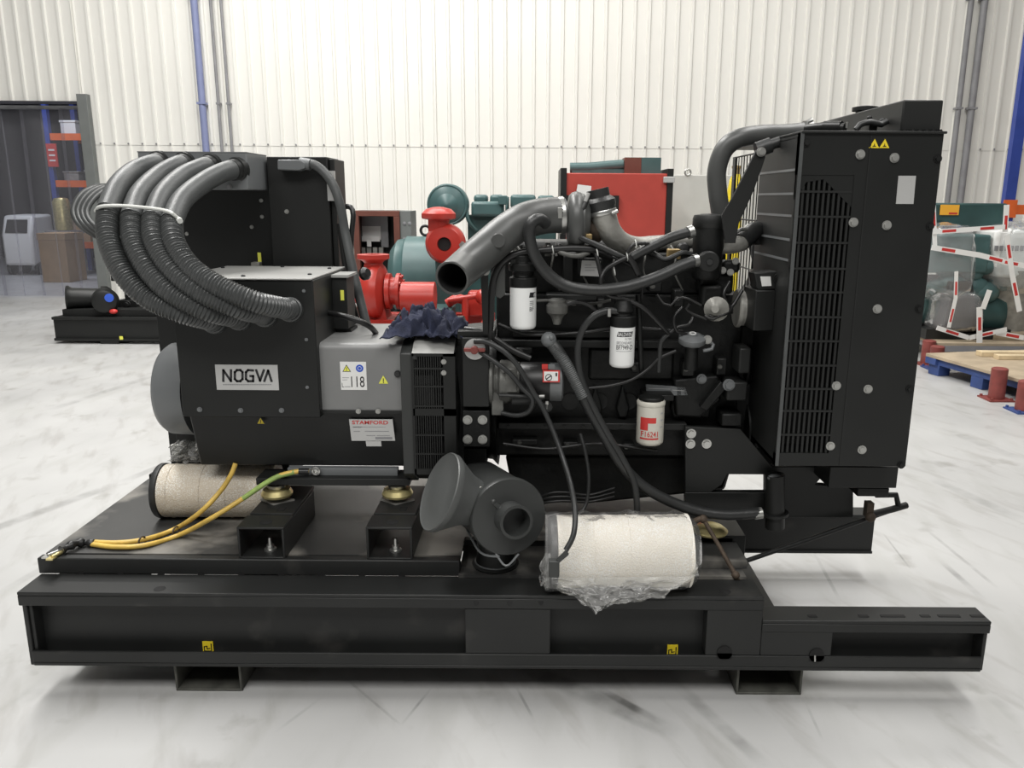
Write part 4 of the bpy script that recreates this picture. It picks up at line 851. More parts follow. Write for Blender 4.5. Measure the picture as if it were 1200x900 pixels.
bolts(rad, ((1008, 181), (1048, 185), (1000, 260.6), (1039, 264), (1028, 362), (980, 452), (1017, 456), (973, 522.6), (1010, 527)), YP - .001, .0095, 'bolt')
bolts(rad, ((1099, 186), (1090, 265), (1077, 362), (1066, 456), (1056, 545), (945, 167)), YP - .001, .008, 'engine')
part('seam_strip', MB().box(P(1000, 370, YP).x, P(1001.5, 370, YP).x, YP - .0015, YP, rz0, rz1), 'black2', rad)
b = MB(); b.pprism([(1053, 206), (1073.5, 206), (1070.5, 239), (1050, 239)], YP - .002, .002); part('blank_label', b, 'silver', rad, label='blank pale label')
for x in (1024, 1036): b = MB(); q = P(x, 173.5, YP); tri(b, q.x, q.z, YP - .0012, .029, 0, 0); b.strokes([[(q.x - .004, q.z + .005), (q.x + .004, q.z + .005)], [(q.x, q.z + .006), (q.x, q.z + .011)]], .0022, YP - .0026, 1); part('warning_triangle', b, ['yellow', 'ink'], rad)
# expansion tank along the top
tx0, tx1 = P(1057, 136, YP + .02).x, P(1104, 136, YP + .02).x; tz0 = rz1 + .007; tz1 = P(1080, 117, YP + .02).z
b = MB(); b.box(tx0, tx1, YP + .02, 3.10, tz0, tz1); part('header_tank', b, 'black2', rad, bevel=.004)
b = MB(); b.lathe([(.03, 0), (.03, .02), (.042, .022), (.042, .034), (.02, .038)], (tx0 + .05, 2.80, tz1 - .012), (0, 0, 1), 24); part('filler_cap', b, 'black2', rad)
for i in range(6): q = P(1062 + i*8, 157, YP); part('flange_bolt', MB().bolt((q.x, YP + .005, rz1 + .006), .006, 0, (0, 0, 1)), 'engine', rad)
b = MB(); b.ptube([(1003, 152, YP + .1), (1008, 146, YP + .1), (1020, 143, YP + .1), (1033, 146, YP + .1), (1040, 142, YP + .1)], .009, 10); part('bleed_pipe', b, 'rubber', rad)
b = MB(); q = P(1022, 146, YP + .12); b.ball(q, .014, 12); b.ball(q + V((.03, 0, .008)), .011, 12); b.ball(q + V((-.01, 0, .018)), .008, 12); b.box(q.x - .012, q.x + .012, q.y - .01, q.y + .01, rz1 + .006, q.z); part('tank_fittings', b, 'engine', rad)
b = MB(); b.ptube([(945, 151, YP + .25), (965, 149, YP + .2), (990, 150, YP + .15)], .014, 12); b.cyl(P(966, 149, YP + .2), P(986, 149, YP + .16), .018, n=18); part('sensor_body', b, 'cable', rad)
b = MB(); b.ptube([(992, 150, YP + .14), (993, 143, YP + .14)], .004, 6, smooth=False); part('sensor_pin', b, 'steel', rad)
# fan and guard
fz = (rz0 + rz1)/2 + .02
b = MB(); b.ring((rx0 + .10, 2.83, fz), AX, .33, .012, 40, 8); part('fan_ring', b, 'black', rad)
b = MB(); b.lathe([(0, -.05), (.07, -.04), (.08, .03), (0, .04)], (rx0 + .06, 2.8, fz), AX, 24)
for i in range(8):
    a = i*math.pi/4; d = V((0, math.cos(a), math.sin(a))); t_ = V((0, -math.sin(a), math.cos(a))); o_ = V((rx0 + .06, 2.8, fz)); sk = V((.03, 0, 0))
    b.hexa([o_ + d*.07 - t_*.03 - sk, o_ + d*.29 - t_*.06 - sk, o_ + d*.29 + t_*.06 + sk, o_ + d*.07 + t_*.03 + sk] + [o_ + d*.07 - t_*.03 - sk + V((.004, 0, 0)), o_ + d*.29 - t_*.06 - sk + V((.004, 0, 0)), o_ + d*.29 + t_*.06 + sk + V((.004, 0, 0)), o_ + d*.07 + t_*.03 + sk + V((.004, 0, 0))])
part('cooling_fan', b, 'engine', rad)
XG = rx0 + .004
for i in range(10): yy = 2.83 + i*.04; part('guard_wire', MB().tube([(XG, yy, rz0 + .25), (XG, yy, rz1 - .03)], .002, 6, smooth=False), 'black', rad)
for z in (rz0 + .25, fz - .12, fz + .05, fz + .22, rz1 - .03): part('guard_wire', MB().tube([(XG, 2.81, z), (XG, 3.2, z)], .003, 6, smooth=False), 'black', rad)
b = MB(); b.box(XG - .004, XG + .004, 3.15, 3.19, rz0 + .25, rz1 - .03); b.box(XG - .004, rx0 + .01, 2.81, 2.83, rz1 - .045, rz1 - .025); part('guard_frame', b, 'black', rad)
# stay, hoses to the radiator
b = MB(); b.pprism([(846, 252), (858, 232), (886, 176), (897, 172), (897, 185), (884, 222), (866, 262), (862, 285), (850, 285)], 2.58, .012); st = part('stay_bracket', b, 'black2', G, bevel=.002)
b = MB(); b.cyl(P(886, 176, 2.60), P(903, 170, 2.60), .024, n=20); b.cyl(P(900, 171, 2.60), P(914, 166, 2.60), .016, n=16); part('stay_bush', b, 'rubber', st); part('stay_bolt', MB().pbolt(892, 178, 2.575, .010), 'bolt', st)
hz = part('top_hose', MB().ptube([(845, 252, 2.72), (841, 225, 2.72), (840, 200, 2.72), (848, 176, 2.72), (864, 163, 2.72), (890, 158, 2.74), (918, 157, 2.76), (950, 154, 2.78)], .031, 20), 'pipe', G, label='thick grey top hose')
part('hose_clamp', MB().cyl(P(942, 154, 2.772), P(949, 154, 2.778), .034, n=20), 'steel', hz)
b = MB(); b.ptube([(946, 150, 2.74), (946, 143, 2.74), (952, 140, 2.74)], .008, 8); part('bleed_fitting', b, 'steel', hz)
# lower frame beside the radiator
b = MB(); b.pprism([(803, 500), (868, 503), (905, 547), (905, 556), (852, 556), (846, 568), (833, 577), (803, 577)], 2.62, .022); ebr = part('engine_mount_plate', b, 'black2', G, bevel=.002)
bolts(ebr, ((810, 508), (809, 520), (828, 520)), 2.619, .0115, 'steel')
b = MB(); b.pprism([(803, 577.2), (897, 577.2), (897, 547), (962, 547), (966, 556), (955, 568), (983, 570), (986, 561), (972, 552), (972, 546), (1000, 546), (1000, 607), (803, 607)], 2.62, .03); part('radiator_arm', b, 'black', G, bevel=.002)
b = MB(); b.ptube([(908, 556, 2.58), (908, 618, 2.58)], .033, 20, smooth=False); b.cyl(P(908, 600, 2.58), P(908, 603, 2.58), .046, n=20); part('arm_post', b, 'black2', G)
b = MB(); b.ball(P(908, 560, 2.565), .022, 14, 0, (1.2, .6, .6)); part('post_cap', b, 'jbox', G)
part('radiator_foot', MB().pbox(972, 547, 1052, 572, 2.48, .45), 'black', rad, bevel=.003)
part('radiator_foot_rail', MB().pbox(1005, 572, 1042, 582, 2.5, .4), 'engine', rad, bevel=.003)
part('engine_pedestal', MB().pbox(800, 628, 873, 664, 2.60, .25), 'black', G, bevel=.003)
q = P(832, 621, 2.62); b = MB(); b.lathe([(.045, -.012), (.06, -.006), (.062, 0), (.045, .014), (.02, .016)], q, (0, 0, 1), 28); part('engine_mount_dome', b, 'zinc', G, label='yellow zinc mount')
b = MB(); b.ptube([(807, 618, 2.52), (815, 610, 2.50), (823, 607, 2.50)], .009, 10); b.ball(P(824, 608, 2.50), .015, 12); b.ptube([(824, 608, 2.50), (844, 642, 2.45), (862, 674, 2.40)], .0075, 10, smooth=False); b.ball(P(862, 674, 2.40), .014, 12); b.ptube([(862, 674, 2.40), (858, 680, 2.41), (866, 676, 2.40)], .010, 10); part('drain_pipe', b, 'rust', G)
b = MB(); b.ptube([(875, 657, 2.47), (960, 628, 2.55), (1030, 603, 2.6), (1060, 593, 2.62)], .008, 10, smooth=False); b.ptube([(1020, 603, 2.58), (1045, 597, 2.6), (1062, 592, 2.62)], .012, 10, smooth=False); b.ptube([(1026, 580, 2.6), (1050, 580, 2.6), (1053, 594, 2.61)], .010, 10, smooth=False); part('tie_rod', b, 'engine', G)
b = MB(); b.pbox(1016, 590, 1024, 607, 2.56, .03); b.ball(P(1020, 606, 2.56), .018, 12); part('rod_clamp', b, 'rust', G)
# ---------------- engine
YE = 2.66
b = MB(); b.pbox(582, 345, 868, 500, YE + .06, .34); b.pbox(580, 500, 862, 535, YE + .03, .40); eng = part('engine', b, 'engine', G, bevel=.008)
def ep(name, mb, m='engine', **k): return part(name, mb, m, eng, **k)
ep('cylinder_head', MB().pbox(590, 296, 850, 345, YE + .08, .26), bevel=.008)
b = MB(); b.pbox(600, 283, 800, 298, YE + .12, .18); ep('valve_cover', b, 'black2', bevel=.02)
for i in range(6): ep('cover_bolt', MB().pbolt(612 + i*34, 291, YE + .119, .008), 'engine')
b = MB(); b.pprism([(592, 534), (862, 534), (850, 575), (700, 590), (640, 590), (600, 575)], YE + .08, .3); ep('oil_sump', b, bevel=.012)
ep('sump_flange', MB().pbox(584, 496, 805, 504, YE - .01, .08), 'black2', bevel=.003)
for i in range(9): ep('flange_bolt', MB().pbolt(596 + i*22, 500, YE - .011, .006), 'black2')
for i in range(5): ep('core_plug', MB().lathe([(.03, 0), (.03, .006), (.025, .004), (0, .003)], P(668 + i*34, 470, YE + .06), (0, -1, 0), 24), 'black2')
for i in range(5):
    b = MB(); b.pprism([(690 + i*32, 478), (698 + i*32, 452), (706 + i*32, 478), (703 + i*32, 490), (693 + i*32, 490)], YE + .03, .04); ep('block_rib', b, bevel=.006)
ep('side_rail', MB().pbox(584, 399, 800, 408, YE + .02, .06), 'black2', bevel=.004)
ep('rail_lower', MB().pbox(600, 388, 720, 396, YE + .03, .05), 'engine', bevel=.004)
ep('tappet_cover', MB().pbox(690, 408, 790, 446, YE + .045, .04), 'engine', bevel=.01)
b = MB(); b.pbox(640, 345, 700, 352, YE + .0, .08); b.pbox(660, 300, 672, 345, YE + .03, .06); ep('fuel_gallery', b, 'black2', bevel=.004)
b = MB(); b.pbox(678, 303, 706, 322, YE - .02, .06); ep('injector_cover', b, 'black2', bevel=.004)
b = MB(); b.pprism([(682, 305), (704, 306), (702, 324), (680, 323)], YE - .024, .003); f = lambda x, y: (P(x, y, YE).x, P(x, y, YE).z); b.strokes([[f(685, 310), f(692, 310)], [f(685, 313), f(700, 313)], [f(685, 316), f(696, 316)]], .002, YE - .0246, 1); ep('engine_plate', b, ['silver', 'gink'], label='small pale engine plate')
b = MB(); b.pprism([(757, 451), (803, 454), (806, 463), (758, 464)], YE + .0, .01); b.strokes([[f(760, 455), f(785, 456)], [f(762, 458.5), f(780, 459)], [f(788, 457), f(802, 458)]], .0016, YE - .0006, 1); ep('casting_plate', b, ['jbox', 'silver'])
# intake pipe and turbocharger
def rlin(a, c, L): return lambda s: a + (c - a) * min(1, s / L)
op = P(530, 326, 2.36)
b = MB(); b.ptube([(530, 326, 2.36), (545, 313, 2.46), (566, 295, 2.53), (592, 273, 2.58), (615, 259, 2.60), (638, 253, 2.63), (660, 252, 2.65)], lambda s: .051 + .006*min(1, s/.2), 32, caps=False, step=.008); b.ptube([(530, 326, 2.36), (545, 313, 2.46), (566, 295, 2.53)], .046, 32, 1, caps=False, step=.01)
d = (P(530, 326, 2.36) - P(545, 313, 2.46)).normalized(); b.ring(op, d, .0488, .004, 36, 8); ip = ep('intake_pipe', b, ['pipe', 'dark'], label='wide grey intake pipe')
b = MB(); b.pprism([(575, 274), (580, 269), (588, 269), (592, 274), (592, 345), (586, 350), (575, 345)], 2.585, .01); b.cyl(P(584, 282, 2.492), P(584, 282, 2.56), .022, n=24); ep('pipe_bracket', b, 'pipe', bevel=.002)
for x, y in ((565, 308), (571, 302), (562, 313), (569, 318)): ep('bracket_bolt', MB().pbolt(x, y, 2.54, .009), 'bolt')
b = MB(); b.pprism([(563, 318), (572, 318), (572, 392), (566, 392)], 2.55, .01); ep('support_strap', b, 'black2')
ep('pipe_clamp', MB().cyl(P(655, 252.5, 2.648), P(660.5, 252, 2.65), .0595, n=36), 'steel'); ep('clamp_screw', MB().pbox(653.5, 243, 659, 256, 2.585, .02), 'bolt', bevel=.002)
q = P(664, 258, 2.66); b = MB(); b.lathe([(.055, 0), (.075, .008), (.088, .03), (.085, .055), (.06, .07), (.05, .075)], q, (1, 0, -.02), 40); b.ring(q + V((.03, 0, -.005)), AX, .07, .027, 36, 12); ep('compressor_housing', b, 'pipe')
b = MB(); q = P(689, 268, 2.69); b.lathe([(.04, 0), (.045, .01), (.045, .04), (.03, .05)], q, (1, 0, 0), 32); b.pbox(685, 260, 695, 276, 2.65, .05); ep('turbine_housing', b, 'rust', bevel=.006)
b = MB(); b.pbox(680, 274, 694, 283, 2.6, .05); ep('actuator_bracket', b, 'brass', bevel=.004)
b = MB(); b.ptube([(706, 246, 2.66), (709, 258, 2.66), (715, 272, 2.67), (728, 284, 2.70), (746, 288, 2.75), (770, 285, 2.78), (800, 283, 2.82), (840, 281, 2.86)], rlin(.043, .026, .30), 24); ep('charge_air_pipe', b, 'alu', label='cast aluminium charge pipe')
d = (P(701, 226, 2.66) - P(707, 255, 2.66)).normalized(); q = P(706, 250, 2.66)
b = MB(); b.lathe([(.045, 0), (.046, .014), (.049, .022), (.05, .038), (.042, .048), (.036, .052), (.036, .078), (.032, .078)], q, d, 32); ep('rubber_boot', b, 'rubber')
b = MB(); b.lathe([(.045, 0), (.047, .003), (.047, .013), (.045, .016)], q - d*.006, d, 32); ep('boot_clamp', b, 'steel'); ep('boot_clamp_screw', MB().cyl(P(717, 250, 2.62), P(724, 247, 2.62), .007, n=10), 'steel')
# hoses and loom
def hose(pts, r, m='rubber', name='hose', **k): return ep(name, MB().ptube(pts, r, 14), m, **k)
hose([(640, 262, 2.57), (633, 257, 2.545), (624, 260, 2.53), (620, 274, 2.53), (627, 300, 2.54), (643, 322, 2.55), (666, 336, 2.555), (700, 340, 2.56), (735, 336, 2.56), (770, 325, 2.57), (800, 311, 2.58), (818, 305, 2.59)], .019, 'rubber', 'breather_hose')
hose([(573, 398, 2.57), (575, 370, 2.57), (576, 345, 2.57), (580, 322, 2.57), (590, 306, 2.575), (608, 297, 2.58), (640, 293, 2.585), (672, 291, 2.59), (700, 293, 2.6), (715, 300, 2.62)], .012, 'cable', 'wiring_loom')
hose([(738, 303, 2.6), (752, 295, 2.6), (770, 286, 2.6), (790, 277, 2.6), (812, 271, 2.61)], .0165, 'rubber', 'coolant_hose')
hose([(688, 232, 2.6), (684, 243, 2.59), (676, 254, 2.585), (671, 266, 2.585), (678, 277, 2.585), (695, 285, 2.585), (712, 293, 2.585), (728, 301, 2.59), (734, 304, 2.6)], .009, 'rubber', 'boost_hose')
hose([(734, 302, 2.575), (722, 308, 2.57), (710, 316, 2.57), (704, 328, 2.56), (706, 340, 2.56), (715, 347, 2.56), (735, 352, 2.57), (755, 362, 2.57), (775, 382, 2.58), (784, 392, 2.6)], .007, 'cable', 'cable')
hose([(736, 300, 2.58), (742, 309, 2.58), (748, 322, 2.58)], .010, 'cable', 'cable')
hose([(698, 297, 2.58), (702, 312, 2.57), (706, 330, 2.57)], .007, 'cable', 'cable')
hose([(735, 296, 2.58), (742, 287, 2.58), (755, 285, 2.59), (765, 287, 2.6)], .006, 'cable', 'cable')
hose([(690, 226, 2.59), (686, 236, 2.59)], .006, 'silver', 'hose_fitting')
hose([(748, 345, 2.6), (750, 400, 2.6), (752, 440, 2.62)], .009, 'engine', 'dipstick_tube')
hose([(783, 392, 2.6), (775, 400, 2.6), (773, 418, 2.6), (772, 436, 2.6)], .008, 'rubber', 'oil_feed_pipe')
hose([(785, 390, 2.6), (795, 383, 2.6), (808, 380, 2.6), (812, 372, 2.61)], .006, 'cable', 'cable')
hose([(690, 455, 2.58), (715, 452, 2.58), (740, 445, 2.59), (760, 432, 2.6), (772, 420, 2.6), (792, 411, 2.6)], .006, 'cable', 'cable')
hose([(770, 345, 2.58), (778, 356, 2.57), (786, 358, 2.57), (795, 349, 2.57), (806, 350, 2.57), (822, 358, 2.57)], .004, 'cable', 'sensor_wire')
hose([(808, 356, 2.56), (804, 362, 2.56), (812, 368, 2.56), (828, 374, 2.56)], .004, 'cable', 'sensor_wire')
hose([(726, 366, 2.56), (712, 364, 2.555), (695, 371, 2.55), (682, 388, 2.55), (677, 410, 2.55), (680, 440, 2.54), (692, 470, 2.53), (710, 505, 2.52), (728, 535, 2.51), (742, 562, 2.50), (746, 585, 2.49), (747, 606, 2.49)], .011, 'rubber', 'drain_hose')
h = hose([(643, 398, 2.575), (652, 408, 2.56), (664, 427, 2.55), (677, 452, 2.54), (690, 478, 2.54), (708, 510, 2.53), (727, 542, 2.52), (750, 567, 2.52), (780, 585, 2.52), (815, 598, 2.52), (850, 603, 2.52), (890, 601, 2.53)], .0185, 'rubber', 'fuel_hose')
ep('hose_ferrule', MB().cyl(P(884, 602, 2.53), P(893, 601, 2.53), .0195, n=18), 'bolt')
b = MB(); b.ptube([(646, 402, 2.567), (664, 428, 2.547), (684, 466, 2.535)], lambda s: .0198 + .0008*math.sin(s*2*math.pi/.006), 16, step=.0015); ep('braided_sleeve', b, 'sleeve')
b = MB(); b.ball(P(643, 398, 2.565), .0255, 18); b.ball(P(646, 396, 2.545), .009, 10); ep('hose_elbow', b, 'jbox')
hose([(556, 400, 2.54), (570, 401, 2.53), (588, 410, 2.52), (604, 425, 2.515), (616, 444, 2.51), (625, 460, 2.51), (636, 478, 2.50), (648, 505, 2.48), (660, 538, 2.44), (668, 565, 2.38), (673, 590, 2.30), (674, 612, 2.24), (671, 630, 2.215), (663, 645, 2.20)], .0085, 'rubber', 'sensor_lead')
q = P(650, 664, 2.185); b = MB(); b.box(q.x - .017, q.x + .014, q.y - .012, q.y + .014, q.z - .03, q.z + .022); b.hexa([P(651, 656, 2.175), P(664, 643, 2.175), P(667, 650, 2.175), P(655, 660, 2.175), P(651, 656, 2.20), P(664, 643, 2.20), P(667, 650, 2.20), P(655, 660, 2.20)]); ep('sensor_plug', b, 'hood', bevel=.003)
hose([(562, 412, 2.54), (580, 424, 2.525), (598, 438, 2.52), (612, 455, 2.515), (624, 468, 2.51), (620, 482, 2.52), (606, 487, 2.53), (588, 484, 2.55)], .008, 'rubber', 'starter_cable')
hose([(680, 508, 2.58), (686, 530, 2.56), (690, 560, 2.54), (687, 590, 2.52), (678, 604, 2.5)], .006, 'rubber', 'drain_line')
hose([(545, 386, 2.6), (560, 388, 2.58), (580, 397, 2.57), (600, 410, 2.565), (622, 420, 2.56)], .010, 'cable', 'battery_cable')
for k_ in range(3): hose([(628, 585 + k_*3, 2.62), (645, 578 + k_*5, 2.6), (662, 577 + k_*5, 2.6), (690, 580 + k_*4, 2.62), (720, 572 + k_*5, 2.64)], .005, 'cable', 'cable')
# injector lines, brackets and small plumbing
for k_ in range(6):
    x = 606 + k_*36
    ep('injector', MB().cyl(P(x, 300, 2.72), P(x, 284, 2.72), .010, n=12), 'castgrey')
    hose([(x, 288, 2.70), (x + 6, 300, 2.66), (x + 4, 318, 2.65), (x + 14, 340, 2.66)], .0035, 'castgrey', 'injector_line')
    ep('rocker_cap', MB().lathe([(.022, 0), (.022, .012), (.014, .02), (0, .021)], P(x + 14, 292, 2.74), (0, -1, .2), 18), 'black2')
for x, y, w, h in ((612, 312, 10, 8), (640, 352, 14, 10), (700, 350, 9, 14), (760, 330, 16, 12), (790, 340, 12, 20), (604, 408, 20, 8), (650, 415, 12, 9), (740, 425, 10, 12), (800, 425, 14, 16), (840, 420, 12, 20), (600, 515, 30, 7), (660, 518, 18, 9), (730, 520, 14, 8)):
    o_ = ep('engine_bracket', MB().pbox(x, y, x + w, y + h, YE - .005, .07), 'black2' if (x + y) % 2 else 'engine', bevel=.005); part('bracket_bolt', MB().pbolt(x + w*.3, y + h*.5, YE - .006, .0055), 'castgrey', eng)
hose([(600, 356, 2.62), (640, 352, 2.60), (690, 356, 2.60), (716, 352, 2.60)], .005, 'castgrey', 'fuel_line')
hose([(584, 380, 2.62), (620, 392, 2.62), (680, 390, 2.62), (730, 384, 2.62), (800, 388, 2.63)], .006, 'cable', 'wiring_loom')
hose([(765, 296, 2.62), (780, 304, 2.6), (800, 296, 2.6), (812, 300, 2.62)], .008, 'rubber', 'hose')
hose([(716, 300, 2.62), (740, 312, 2.6), (752, 330, 2.6), (752, 350, 2.6)], .005, 'cable', 'cable')
hose([(648, 291, 2.6), (660, 297, 2.58), (676, 300, 2.58), (690, 296, 2.6)], .008, 'castgrey', 'pipe')
hose([(800, 360, 2.6), (790, 372, 2.59), (793, 388, 2.59), (805, 392, 2.6)], .005, 'cable', 'wire')
hose([(855, 330, 2.6), (848, 345, 2.58), (856, 360, 2.58), (870, 340, 2.6)], .006, 'cable', 'wire')
hose([(590, 520, 2.62), (640, 526, 2.61), (700, 520, 2.61), (770, 528, 2.62)], .006, 'cable', 'wiring_loom')
b = MB(); b.ptube([(652, 284, 2.6), (652, 300, 2.6)], .0045, 6, smooth=False); ep('hose_clip', b, 'steel')
for x, y in ((648, 293), (700, 297), (735, 301), (720, 318), (745, 286)): ep('cable_tie', MB().ring(P(x, y, 2.585), (1, 0, .2), .013, .002, 16, 6), 'tie')
# filters
def can(xc, yt, yb, rp, Yc_, m, name='fuel_filter', headh=25, headr=1.02):
    a = P(xc, yt, Yc_ - .03); c = P(xc, yb, Yc_ - .03); R = rp * 2.6 / F; top = a.z; bot = c.z; X = a.x
    b = MB(); b.lathe([(R*.6, bot + .001), (R*.85, bot), (R*.97, bot + .005), (R, bot + .012), (R, top)], (X, Yc_, 0), (0, 0, 1), 36)
    return b, X, R, top, bot
def curved(b, X, R, Yc_, st, x0, x1, z0, z1, mi, bold=0):
    i0 = len(b.v); b.text(st, x0, x1, z0, z1, 0, mi, bold)
    for i in range(i0, len(b.v)): x, y, z = b.v[i]; b.v[i] = (x, Yc_ - math.sqrt(max(1e-6, R*R - (x - X)**2)) - .0007, z)
def patch(b, X, R, Yc_, x0, x1, z0, z1, mi, n=8, sk=0, off=.0004):
    for i in range(n):
        xa, xb = x0 + (x1 - x0)*i/n, x0 + (x1 - x0)*(i+1)/n
        g = lambda x: Yc_ - math.sqrt(max(1e-6, R*R - (x - X)**2)) - off
        b.add([(xa, g(xa), z0), (xb, g(xb), z0), (min(xb + sk, X + R*.99), g(min(xb + sk, X + R*.99)), z1), (min(xa + sk, X + R*.99), g(min(xa + sk, X + R*.99)), z1)], [(0, 1, 2, 3)], mi)
Yc1 = 2.60
b, X, R, top, bot = can(613, 337, 386, 15.5, Yc1, 'wfilter'); h_ = top - bot
g = lambda x: P(x, 362, Yc1 - .04).x; zf = lambda y: P(613, y, Yc1 - .04).z
patch(b, X, R, Yc1, X + R*.45, X + R*.95, zf(349), zf(343), 1, 5, .003); curved(b, X, R, Yc1, 'BF', X + R*.5, X + R*.8, zf(365), zf(360), 1)
for i in range(3): patch(b, X, R, Yc1, X + R*.5, X + R*.8, zf(354 + i*2), zf(353 + i*2), 2, 3)
fa = ep('fuel_filter', b, ['wfilter', 'ink', 'gink'], label='white filter can under the intake pipe')
b = MB(); b.lathe([(R*1.03, top - .001), (R*1.05, top + .03), (R*.8, top + .034), (R*.8, top + .05), (R*1.1, top + .052), (R*1.1, top + .075), (R*.9, top + .078), (R*.9, top + .10), (R*.6, top + .105)], (X, Yc1, 0), (0, 0, 1), 32); b.pbox(598, 304, 636, 312, Yc1 - .03, .08); ep('filter_head', b, 'engine', bevel=.002)
Yc2 = 2.575
b, X, R, top, bot = can(731, 384, 431, 14.6, Yc2, 'wfilter'); zf = lambda y: P(731, y, Yc2 - .04).z
patch(b, X, R, Yc2, X - R*.55, X + R*.66, zf(395), zf(389), 1, 10, .004)
curved(b, X, R, Yc2, 'BALDWIN', X - R*.45, X + R*.64, zf(394.2), zf(389.8), 0); curved(b, X, R, Yc2, 'FILTERS', X + R*.1, X + R*.66, zf(398.5), zf(396.3), 2)
curved(b, X, R, Yc2, 'SECONDARY', X - R*.55, X + R*.72, zf(403.5), zf(400.5), 2, .01); curved(b, X, R, Yc2, 'BF7949-D', X - R*.55, X + R*.74, zf(410), zf(404.5), 1)
patch(b, X, R, Yc2, X - R*.55, X + R*.7, zf(412.2), zf(411.7), 2)
fb = ep('fuel_filter', b, ['wfilter', 'ink', 'gink'], label='white filter can with black lettering mid-engine')
# cut the white part below the black head
b = MB(); b.lathe([(R*1.03, zf(384)), (R*1.05, zf(372)), (R*.75, zf(371)), (R*.75, zf(368)), (R*.9, zf(366)), (R*.6, zf(354)), (R*.5, zf(353))], (X, Yc2, 0), (0, 0, 1), 32); b.pbox(724, 354, 748, 360, Yc2, .1); ep('filter_head', b, 'engine', bevel=.002)
ep('hose_clip', MB().ptube([(714, 362, 2.53), (714, 371, 2.53)], .006, 8, smooth=False), 'steel')
Yc3 = 2.60
b, X, R, top, bot = can(764.5, 473, 522, 16.6, Yc3, 'cfilter', 'oil_filter'); zf = lambda y: P(764.5, y, Yc3 - .04).z
b.lathe([(R, zf(478)), (R*1.04, zf(477)), (R*1.05, zf(473.5)), (R*.98, zf(472)), (R*.5, zf(471.5))], (X, Yc3, 0), (0, 0, 1), 36)
patch(b, X, R, Yc3, X - R*.8, X + R*.28, zf(496), zf(489.5), 1, 10); patch(b, X, R, Yc3, X - R*.8, X - R*.3, zf(504.5), zf(496), 1, 5); curved(b, X, R, Yc3, 'F16241', X - R*.75, X + R*.45, zf(512), zf(505.5), 1, .01); patch(b, X, R, Yc3, X - R*.8, X + R*.5, zf(515.2), zf(513.2), 1, 10)
for i in range(3): patch(b, X, R, Yc3, X + R*.6, X + R*.8, zf(486 + i*8), zf(484 + i*8), 2, 2)
ep('oil_filter', b, ['cfilter', 'redink', 'silver'], label='cream filter can with red print')
b = MB(); b.lathe([(R*.9, zf(472)), (R*.95, zf(468)), (R*.6, zf(466))], (X, Yc3, 0), (0, 0, 1), 32); b.pbox(754, 463, 790, 470, Yc3, .1); ep('filter_head', b, 'engine', bevel=.003)
# starter motor
q0 = P(574, 447, 2.60); q1 = P(660, 447, 2.60); b = MB(); b.lathe([(.075, 0), (.075, .012), (.055, .016), (.06, .03), (.072, .035), (.072, .06), (.066, .07), (.066, .10)], q0, (1, 0, 0), 32)
b.pbox(576, 440, 590, 487, 2.55, .03); b.pbox(592, 432, 606, 460, 2.53, .05); sm = ep('starter_motor', b, 'castgrey', bevel=.003, label='cast starter motor nose')
b = MB(); b.lathe([(.062, .10), (.066, .105), (.066, q1.x - q0.x - .045)], q0, (1, 0, 0), 36); ep('starter_body', b, 'cable')
b = MB(); b.lathe([(.064, q1.x - q0.x - .045), (.064, q1.x - q0.x - .006), (.05, q1.x - q0.x)], q0, (1, 0, 0), 32); ep('starter_cap', b, 'jbox')
Yq_ = 2.60 - .0665; f = lambda x, y: (P(x, y, Yq_).x, P(x, y, Yq_).z)
b = MB(); b.pbox(636, 434, 656, 448, Yq_ - .003, .003); b.pbox(637.5, 435.5, 654, 446.5, Yq_ - .0036, .003, 1); b.pbox(635, 427, 642, 433, Yq_ + .005, .006, 0); b.pbox(642.5, 427, 650, 433, Yq_ + .005, .006, 3)
q = P(643, 442, Yq_); b.ring((q.x, Yq_ - .004, q.z), (0, 1, 0), .010, .0012, 20, 6, 2); b.strokes([[f(640, 444), f(646, 440)]], .003, Yq_ - .0045, 2); b.pbox(651, 437, 653, 441, Yq_ - .0045, .001, 2); ep('starter_label', b, ['redink', 'white', 'ink', 'jbox'])
b = MB(); q = P(600, 467, 2.57); b.cyl(q, P(628, 467, 2.57), .026, n=24); b.bolt(P(634, 464, 2.55), .010); b.bolt(P(641, 477, 2.56), .012); b.ptube([(585, 463, 2.53), (632, 465, 2.53)], .006, 8, smooth=False); ep('solenoid', b, 'rubber')
ep('terminal_stud', MB().cyl(P(628, 464, 2.545), P(638, 464, 2.545), .006, n=8), 'steel'); ep('terminal_stud', MB().cyl(P(641, 470, 2.555), P(641, 479, 2.555), .006, n=8), 'steel')
# lift pump
q = P(653, 362, 2.59); b = MB(); b.lathe([(.012, -.05), (.018, -.03), (.024, -.02), (.034, -.012), (.036, .012), (.028, .02), (.03, .028), (.02, .034), (0, .036)], q, (0, 0, 1), 28); b.cyl(q + V((.02, 0, .02)), q + V((.06, 0, .02)), .009, n=10); ep('lift_pump', b, 'castgrey')
hose([(662, 358, 2.585), (676, 354, 2.58), (690, 358, 2.58), (700, 367, 2.58)], .007, 'cable', 'fuel_line')
